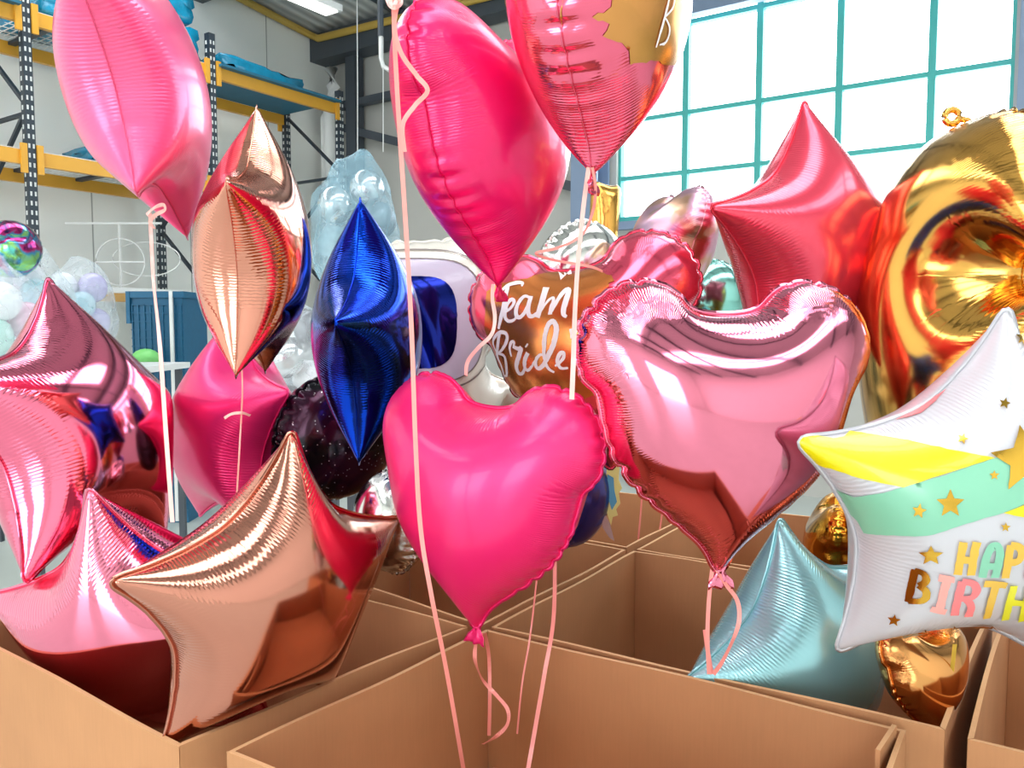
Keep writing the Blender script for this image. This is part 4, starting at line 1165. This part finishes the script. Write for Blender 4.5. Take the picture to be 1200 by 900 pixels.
put(b_birth, 'letter', 'mint_print', 'mint printed letter', 0.0028, [], [([(-0.179,-0.175),(-0.184,-0.123),(-0.188,-0.072),(-0.175,-0.03),(-0.152,-0.032),(-0.137,-0.065),(-0.136,-0.117),(-0.131,-0.171)],0.031,0.031,None),([(-0.182,-0.123),(-0.138,-0.119)],0.031,0.031,None)])
put(b_birth, 'letter', 'ochre_print', 'ochre printed letter', 0.0028, [], [([(-0.107,-0.021),(-0.105,-0.068),(-0.098,-0.117),(-0.091,-0.169)],0.031,0.031,None),([(-0.107,-0.023),(-0.071,-0.026),(-0.052,-0.051),(-0.06,-0.092),(-0.1,-0.098)],0.031,0.031,None)])
put(b_birth, 'letter', 'coral_print', 'coral printed letter', 0.0028, [], [([(-0.014,-0.025),(-0.009,-0.071),(-0.003,-0.118),(0.007,-0.171)],0.031,0.031,None),([(-0.014,-0.026),(0.024,-0.028),(0.047,-0.058),(0.037,-0.096),(-0.007,-0.099)],0.031,0.031,None)])
put(b_birth, 'letter', 'lime_print', 'lime printed letter', 0.0028, [], [([(0.066,-0.021),(0.106,-0.082),(0.114,-0.129),(0.125,-0.18)],0.031,0.031,None),([(0.133,-0.026),(0.106,-0.082)],0.031,0.031,None)])
put(b_birth, 'letter', 'gold_print', 'gold printed letter', 0.0028, [], [([(-0.42,-0.209),(-0.417,-0.266),(-0.411,-0.323),(-0.404,-0.38)],0.0287,0.0287,None),([(-0.422,-0.213),(-0.382,-0.211),(-0.366,-0.251),(-0.391,-0.278)],0.0287,0.0287,None),([(-0.391,-0.278),(-0.352,-0.292),(-0.349,-0.348),(-0.407,-0.373)],0.0287,0.0287,None)])
put(b_birth, 'letter', 'pink_print', 'pink printed letter', 0.0028, [], [([(-0.333,-0.212),(-0.275,-0.207)],0.031,0.031,None),([(-0.301,-0.211),(-0.298,-0.264),(-0.292,-0.318),(-0.285,-0.376)],0.031,0.031,None),([(-0.317,-0.376),(-0.256,-0.378)],0.031,0.031,None)])
put(b_birth, 'letter', 'coral_print', 'coral printed letter', 0.0028, [], [([(-0.247,-0.207),(-0.242,-0.25),(-0.238,-0.293),(-0.23,-0.339),(-0.218,-0.391)],0.031,0.031,None),([(-0.246,-0.208),(-0.202,-0.204),(-0.177,-0.24),(-0.186,-0.284),(-0.232,-0.292)],0.031,0.031,None),([(-0.208,-0.289),(-0.172,-0.322),(-0.16,-0.392)],0.031,0.031,None)])
put(b_birth, 'letter', 'ochre_print', 'ochre printed letter', 0.0028, [], [([(-0.165,-0.203),(-0.119,-0.201),(-0.073,-0.202)],0.031,0.031,None),([(-0.118,-0.204),(-0.111,-0.261),(-0.098,-0.323),(-0.075,-0.401)],0.031,0.031,None)])
put(b_birth, 'letter', 'lime_print', 'lime printed letter', 0.0028, [], [([(-0.044,-0.203),(-0.036,-0.247),(-0.026,-0.293),(-0.012,-0.344),(0.017,-0.41)],0.031,0.031,None),([(0.027,-0.203),(0.036,-0.247),(0.049,-0.298),(0.068,-0.352),(0.105,-0.42)],0.031,0.031,None),([(-0.031,-0.287),(0.045,-0.297)],0.031,0.031,None)])
put(b_birth, 'letter', 'gold_print', 'gold printed letter', 0.0028, [], [([(0.084,-0.212),(0.099,-0.273),(0.123,-0.34),(0.168,-0.423)],0.031,0.031,None),([(0.084,-0.214),(0.154,-0.241),(0.185,-0.291),(0.222,-0.348),(0.191,-0.38),(0.171,-0.426)],0.031,0.031,None)])
put(b_birth, 'letter', 'mint_print', 'mint printed letter', 0.0028, [], [([(0.36,-0.475),(0.292,-0.378),(0.249,-0.299),(0.252,-0.248),(0.306,-0.268),(0.316,-0.293),(0.327,-0.348),(0.341,-0.403)],0.031,0.031,None),([(0.297,-0.379),(0.325,-0.35)],0.031,0.031,None)])
put(b_birth, 'letter', 'coral_print', 'coral printed letter', 0.0028, [], [([(0.328,-0.253),(0.384,-0.325),(0.398,-0.375),(0.414,-0.425)],0.031,0.031,None),([(0.404,-0.263),(0.384,-0.325)],0.031,0.031,None)])
put(b_team, 'copper_patch', 'copper_print', 'copper printed patch', 0.0014, [[(-0.665,0.539),(-0.601,0.567),(-0.448,0.59),(-0.351,0.608),(-0.282,0.669),(-0.152,0.77),(0.002,0.649),(0.092,0.684),(0.193,0.608),(0.241,0.527),(0.27,0.506),(0.284,0.456),(0.241,0.449),(0.237,0.315),(0.227,0.215),(0.222,0.116),(0.187,0.021),(0.15,-0.073),(0.104,-0.167),(0.055,-0.266),(-0.051,-0.292),(-0.165,-0.326),(-0.281,-0.324),(-0.414,-0.33),(-0.531,-0.292),(-0.624,-0.25),(-0.72,-0.208),(-0.732,-0.119),(-0.746,-0.026),(-0.765,0.069),(-0.742,0.158),(-0.735,0.277),(-0.693,0.363),(-0.676,0.447)]], [])
put(b_team, 'lettering', 'white_print', 'white brush-script lettering', 0.0028, [[(-0.106,0.579),(-0.138,0.74),(-0.096,0.654),(-0.078,0.636),(-0.091,0.704),(-0.049,0.642),(-0.024,0.645),(-0.042,0.757),(-0.071,0.636)]], [([(-0.545,0.499),(-0.506,0.547),(-0.44,0.567),(-0.379,0.566),(-0.382,0.532)],0.0081,0.0081,0.0298),([(-0.488,0.544),(-0.504,0.437),(-0.534,0.345),(-0.578,0.257)],0.0298,0.019,0.0326),([(-0.509,0.361),(-0.453,0.382),(-0.427,0.427),(-0.454,0.448),(-0.49,0.413),(-0.513,0.343),(-0.496,0.298),(-0.446,0.292),(-0.408,0.327)],0.0136,0.0109,0.0298),([(-0.318,0.438),(-0.358,0.461),(-0.401,0.414),(-0.424,0.351),(-0.414,0.309),(-0.376,0.313),(-0.333,0.372),(-0.31,0.449)],0.0163,0.0163,0.0298),([(-0.31,0.449),(-0.333,0.361),(-0.328,0.307),(-0.291,0.303),(-0.26,0.332)],0.0298,0.0109,0.0298),([(-0.206,0.51),(-0.226,0.413),(-0.245,0.35),(-0.268,0.291)],0.0461,0.0353,0.0407),([(-0.264,0.298),(-0.216,0.367),(-0.161,0.427),(-0.145,0.399),(-0.173,0.338),(-0.177,0.298)],0.0109,0.0298,0.0217),([(-0.174,0.302),(-0.117,0.405),(-0.059,0.477),(-0.035,0.458),(-0.074,0.357),(-0.094,0.285),(-0.067,0.268)],0.0109,0.0163,0.0407),([(-0.568,0.235),(-0.638,0.127),(-0.7,0.052),(-0.664,-0.02),(-0.701,-0.132)],0.019,0.0136,0.0326),([(-0.681,0.067),(-0.688,0.172),(-0.589,0.234),(-0.516,0.228),(-0.512,0.177),(-0.582,0.111),(-0.665,0.08)],0.0109,0.0109,0.0271),([(-0.665,0.08),(-0.576,0.07),(-0.597,-0.014),(-0.632,-0.096),(-0.675,-0.107)],0.0109,0.0109,0.0298),([(-0.515,0.055),(-0.516,0.115),(-0.485,0.161),(-0.459,0.154),(-0.48,0.117)],0.0109,0.0109,0.0217),([(-0.482,0.123),(-0.436,0.102),(-0.412,0.109),(-0.448,0.052),(-0.496,-0.014),(-0.493,-0.072),(-0.448,-0.076),(-0.402,0.004)],0.019,0.0109,0.0353),([(-0.371,0.071),(-0.419,0.006),(-0.42,-0.052),(-0.376,-0.043),(-0.324,0.019)],0.0298,0.0109,0.0244),([(-0.373,0.123),(-0.366,0.115)],0.0271,0.0271,0.0298),([(-0.253,0.046),(-0.296,0.047),(-0.332,-0.001),(-0.326,-0.05),(-0.276,-0.03),(-0.228,0.034),(-0.182,0.094),(-0.161,0.147),(-0.141,0.198),(-0.156,0.258),(-0.198,0.24),(-0.235,0.154),(-0.247,0.091),(-0.259,0.034),(-0.251,-0.053),(-0.209,-0.081)],0.0136,0.0136,0.0353),([(-0.195,-0.042),(-0.136,-0.008),(-0.117,0.037),(-0.142,0.046),(-0.179,-0.007),(-0.162,-0.064),(-0.113,-0.063)],0.0109,0.0109,0.0271),([(-0.052,0.184),(-0.049,0.149),(-0.055,0.12)],0.019,0.0109,0.0217),([(-0.017,0.171),(-0.036,0.141),(-0.055,0.12)],0.019,0.0109,0.0217)])
put(b_bride_top, 'gold_patch', 'watercolour_gold', 'brushed gold printed patch', 0.0014, [[(-0.805,-0.187),(-0.808,-0.194),(-0.818,-0.187),(-0.819,-0.19),(-0.819,-0.196),(-0.822,-0.184),(-0.817,-0.189),(-0.815,-0.182),(-0.809,-0.188),(-0.803,-0.216),(-0.797,-0.245),(-0.791,-0.256),(-0.783,-0.289),(-0.782,-0.309),(-0.777,-0.323),(-0.772,-0.344),(-0.762,-0.37),(-0.751,-0.394),(-0.737,-0.425),(-0.725,-0.448),(-0.709,-0.479),(-0.706,-0.48),(-0.704,-0.481),(-0.719,-0.447),(-0.73,-0.429),(-0.743,-0.397),(-0.751,-0.381),(-0.76,-0.345),(-0.77,-0.325),(-0.782,-0.294),(-0.788,-0.271),(-0.792,-0.242),(-0.801,-0.22)]], [])
put(b_bride_top, 'gold_patch', 'watercolour_gold', 'brushed gold printed patch', 0.0014, [[(-0.619,-0.131),(-0.579,-0.128),(-0.588,-0.114),(-0.532,-0.109),(-0.512,-0.094),(-0.484,-0.091),(-0.458,-0.075),(-0.431,-0.069),(-0.383,-0.066),(-0.337,-0.04),(-0.323,-0.03),(-0.304,-0.018),(-0.232,0.005),(-0.18,0.013),(-0.101,0.049),(-0.086,0.028),(-0.104,0.005),(-0.079,-0.014),(-0.032,-0.042),(-0.004,-0.042),(0.065,-0.057),(0.076,-0.084),(0.123,-0.093),(0.094,-0.134),(0.176,-0.125),(0.072,-0.171),(0.194,-0.18),(0.091,-0.237),(0.097,-0.269),(0.074,-0.294),(-0.023,-0.326),(-0.106,-0.346),(-0.139,-0.343),(-0.21,-0.363),(-0.232,-0.385),(-0.26,-0.393),(-0.309,-0.416),(-0.318,-0.43),(-0.348,-0.399),(-0.366,-0.378),(-0.405,-0.366),(-0.428,-0.357),(-0.459,-0.361),(-0.507,-0.365),(-0.538,-0.365),(-0.533,-0.332),(-0.538,-0.304),(-0.577,-0.299),(-0.595,-0.309),(-0.628,-0.302),(-0.613,-0.272),(-0.586,-0.264),(-0.572,-0.237),(-0.564,-0.228),(-0.576,-0.194),(-0.59,-0.175),(-0.614,-0.166)]], [])
put(b_bride_top, 'letter', 'white_print', 'white script letter', 0.0028, [], [([(-0.242,-0.043),(-0.244,-0.083),(-0.243,-0.123),(-0.24,-0.162),(-0.237,-0.208),(-0.232,-0.256),(-0.221,-0.302)],0.0117,0.0093,0.0163),([(-0.295,-0.072),(-0.206,-0.038),(-0.18,-0.092),(-0.24,-0.162)],0.007,0.007,0.014),([(-0.24,-0.162),(-0.157,-0.188),(-0.153,-0.257),(-0.205,-0.282)],0.007,0.007,0.014)])
put(b_astro, 'visor_surround', 'lilac_grey_print', 'lilac grey helmet ring', 0.0014, [[(0.29,0.182),(0.284,0.041),(0.261,-0.033),(0.223,-0.089),(0.174,-0.132),(0.124,-0.163),(0.073,-0.188),(0.015,-0.202),(-0.046,-0.215),(-0.122,-0.216),(-0.275,-0.217),(-0.474,-0.216),(-0.533,-0.163),(-0.594,-0.134),(-0.641,-0.1),(-0.677,-0.06),(-0.703,-0.015),(-0.72,0.038),(-0.727,0.098),(-0.723,0.173),(-0.698,0.31),(-0.663,0.447),(-0.636,0.518),(-0.605,0.571),(-0.621,0.643),(-0.542,0.655),(-0.486,0.669),(-0.427,0.677),(-0.364,0.679),(-0.287,0.675),(-0.147,0.658),(-0.001,0.642),(0.076,0.624),(0.135,0.602),(0.184,0.574),(0.224,0.542),(0.255,0.5),(0.278,0.451),(0.291,0.391),(0.298,0.319)]], [])
put(b_astro, 'visor', 'visor_blue_print', 'dark blue visor', 0.0028, [[(0.053,0.177),(0.037,0.078),(0.026,0.029),(0.007,-0.011),(-0.009,-0.042),(-0.032,-0.07),(-0.058,-0.083),(-0.091,-0.103),(-0.127,-0.109),(-0.172,-0.113),(-0.267,-0.109),(-0.376,-0.107),(-0.444,-0.097),(-0.504,-0.083),(-0.541,-0.063),(-0.558,-0.031),(-0.566,0.004),(-0.566,0.046),(-0.561,0.093),(-0.556,0.153),(-0.53,0.257),(-0.496,0.357),(-0.474,0.41),(-0.451,0.447),(-0.427,0.476),(-0.397,0.501),(-0.37,0.516),(-0.337,0.527),(-0.298,0.531),(-0.256,0.532),(-0.17,0.522),(-0.087,0.51),(-0.046,0.498),(-0.012,0.481),(0.014,0.462),(0.036,0.435),(0.049,0.408),(0.061,0.371),(0.065,0.328),(0.066,0.277)]], [])
put(b_astro, 'outline', 'grey_line_print', 'thin grey outline', 0.0028, [], [([(0.383,0.189),(0.387,0.111),(0.421,0.028),(0.305,-0.048),(0.368,-0.133),(0.247,-0.175),(0.175,-0.209),(0.108,-0.233),(0.045,-0.249),(-0.028,-0.26),(-0.114,-0.265),(-0.192,-0.264),(-0.275,-0.267),(-0.376,-0.266),(-0.489,-0.271),(-0.563,-0.203),(-0.63,-0.17),(-0.682,-0.132),(-0.721,-0.087),(-0.75,-0.036),(-0.768,0.023),(-0.775,0.091),(-0.77,0.175),(-0.756,0.252),(-0.741,0.329),(-0.721,0.405),(-0.701,0.482),(-0.67,0.562),(-0.635,0.622),(-0.596,0.669),(-0.552,0.704),(-0.515,0.744),(-0.453,0.751),(-0.38,0.757),(-0.294,0.75),(-0.214,0.744),(-0.128,0.741),(-0.044,0.731),(0.037,0.722),(0.124,0.697),(0.189,0.667),(0.243,0.637),(0.287,0.596),(0.322,0.55),(0.352,0.497),(0.373,0.431),(0.386,0.346),(0.381,0.269),(0.383,0.189)],0.0126,0.0126,None),([(0.29,0.182),(0.286,0.112),(0.284,0.041),(0.261,-0.033),(0.223,-0.089),(0.174,-0.132),(0.124,-0.163),(0.073,-0.188),(0.015,-0.202),(-0.046,-0.215),(-0.122,-0.216),(-0.196,-0.216),(-0.275,-0.217),(-0.366,-0.217),(-0.474,-0.216),(-0.533,-0.163),(-0.594,-0.134),(-0.641,-0.1),(-0.677,-0.06),(-0.703,-0.015),(-0.72,0.038),(-0.727,0.098),(-0.723,0.173),(-0.711,0.241),(-0.698,0.31),(-0.681,0.378),(-0.663,0.447),(-0.636,0.518),(-0.605,0.571),(-0.621,0.643),(-0.542,0.655),(-0.486,0.669),(-0.427,0.677),(-0.364,0.679),(-0.287,0.675),(-0.217,0.664),(-0.147,0.658),(-0.074,0.648),(-0.001,0.642),(0.076,0.624),(0.135,0.602),(0.184,0.574),(0.224,0.542),(0.255,0.5),(0.278,0.451),(0.291,0.391),(0.298,0.319),(0.294,0.251),(0.29,0.182)],0.0101,0.0101,None)])


# ================================================================ ribbons
G = 'salmon pink balloon ribbons'
ribbon('long salmon ribbon running from the top knot past the blue star into the front box', [(461, -8, 1.08), (463, 60, 1.08), (468, 150, 1.08), (474, 240, 1.08), (482, 380, 1.07), (487, 520, 1.06), (493, 620, 1.06), (506, 700, 1.06), (524, 790, 1.10), (545, 912, 1.14)], w=.006)
ribbon('small looped knot of ribbon at the top edge, left of the deep pink heart', [(452, -6, 1.08), (456, 6, 1.07), (463, 9, 1.06), (470, 3, 1.07), (466, -6, 1.08), (458, -2, 1.07), (461, 8, 1.06), (468, -8, 1.08)], 'ribbon_pale', .005, twist=.8)
ribbon('looped salmon ribbon lying in zigzag over the edge-on deep pink heart', [(467, 0, 1.07), (462, 30, 1.07), (470, 62, 1.07), (488, 88, 1.065), (501, 106, 1.06), (486, 124, 1.06), (472, 146, 1.065), (474, 178, 1.07)], w=.006)
ribbon('curly salmon ribbon falling from the tip of the edge-on deep pink heart', [(578, 333, 1.28), (577, 350, 1.27), (580, 372, 1.26), (576, 392, 1.26), (560, 408, 1.26), (548, 424, 1.27), (546, 440, 1.28)], 'ribbon_pale', .006, twist=.5)
ribbon('straight pink ribbon dropping from the gold-patched heart at the top', [(690, 196, 1.09), (684, 240, 1.10), (678, 300, 1.10), (674, 360, 1.09), (672, 420, 1.0), (670, 468, .98)], 'ribbon_pale', .006)
ribbon('bent pink ribbon hanging beside the straight one below the gold-patched heart', [(694, 196, 1.09), (698, 222, 1.10), (694, 250, 1.12), (682, 275, 1.14), (655, 290, 1.16), (628, 297, 1.18), (650, 305, 1.2), (690, 312, 1.2), (706, 318, 1.22)], 'ribbon_pink', .004, twist=.4)
ribbon('curled salmon ribbon end under the tip of the hot pink heart', [(565, 742, 1.22), (558, 754, 1.22), (557, 775, 1.22), (566, 797, 1.27), (582, 815, 1.26), (595, 832, 1.25), (594, 850, 1.24), (580, 864, 1.24), (566, 872, 1.25)], w=.0062, twist=.9)
ribbon('straight salmon ribbon under the tip of the hot pink heart', [(568, 742, 1.225), (573, 770, 1.31), (574, 820, 1.30), (573, 862, 1.30)], w=.006)
ribbon('wide salmon ribbon coming out right below the hot pink heart', [(650, 625, 1.44), (649, 720, 1.34), (638, 790, 1.28), (626, 860, 1.24), (617, 912, 1.2)], w=.0068)
ribbon('thinner salmon ribbon left of the wide one below the hot pink heart', [(632, 650, 1.44), (622, 740, 1.36), (612, 800, 1.32), (606, 860, 1.3)], w=.003)
ribbon('short salmon ribbon nearest the tip of the largest heart, hanging straight', [(835, 664, 1.12), (831, 700, 1.12), (829, 745, 1.12), (831, 790, 1.12)], w=.0058)
ribbon('looping salmon ribbon below the largest heart in front of the teal star', [(838, 664, 1.12), (850, 684, 1.12), (864, 704, 1.12), (866, 728, 1.115), (858, 752, 1.11), (846, 776, 1.11), (836, 790, 1.12)], w=.006, twist=.5)
ribbon('small bent salmon ribbon end on the lower left of the teal star', [(826, 738, 1.13), (829, 760, 1.13), (834, 790, 1.125)], 'ribbon_pink', .006)
ribbon('pale pink ribbon hanging from the satin pink star at the top left', [(176, 250, 1.29), (177, 275, 1.28), (180, 330, 1.27), (187, 400, 1.10), (194, 500, 1.06), (202, 612, 1.05)], 'ribbon_pale', .0058)
ribbon('curled ribbon bow at the lower tip of the satin pink star', [(172, 252, 1.28), (180, 244, 1.27), (191, 240, 1.27), (193, 246, 1.27), (182, 252, 1.27), (176, 260, 1.27), (181, 268, 1.28)], 'ribbon_pale', .006, twist=.6)
ribbon('faint ribbon hanging in front of the matt magenta star', [(283, 425, 1.40), (284, 460, 1.38), (281, 520, 1.36), (277, 590, 1.36)], 'ribbon_pink', .0028)
ribbon('small ribbon bow lying on the matt magenta star', [(263, 490, 1.37), (272, 485, 1.36), (284, 484, 1.36), (293, 487, 1.37)], 'ribbon_pale', .005, twist=.5)
ribbon('salmon ribbon in the rear box, left of the big mirror-pink heart', [(752, 585, 2.2), (750, 610, 2.2), (747, 642, 2.2)], w=.005)
ribbon('short salmon ribbon in the rear box, right of its neighbour', [(776, 600, 2.2), (774, 615, 2.2), (771, 634, 2.2)], w=.005)
ribbon('golden yellow ribbon below the birthday star beside the box wall', [(1119, 755, 1.16), (1115, 790, 1.16), (1109, 825, 1.16), (1104, 853, 1.16)], 'ribbon_gold', .006)

# ================================================================ camera, daylight
cam = bpy.data.cameras.new('camera'); co = bpy.data.objects.new('camera', cam); COL.objects.link(co)
co.location = EYE; co.rotation_euler = (PI/2-PITCH, 0, YAW)
cam.sensor_width = 36; cam.lens = 36*FPX/1200; cam.clip_start = 0.02
scene.camera = co
w = bpy.data.worlds.new('daylight'); scene.world = w; w.use_nodes = True
bg = w.node_tree.nodes['Background']; bg.inputs[0].default_value = (0.93, 0.97, 1.0, 1); bg.inputs[1].default_value = 5.0
scene.view_settings.view_transform = 'Standard'; scene.view_settings.look = 'None'
scene.view_settings.exposure = 0.56; scene.view_settings.gamma = 1; scene.view_settings.use_curve_mapping = False
scene.cycles.max_bounces = 10; scene.cycles.diffuse_bounces = 5; scene.cycles.glossy_bounces = 6
scene.cycles.transparent_max_bounces = 16
scene.cycles.sample_clamp_indirect = 6
scene.cycles.use_denoising = True
scene.cycles.caustics_reflective = True
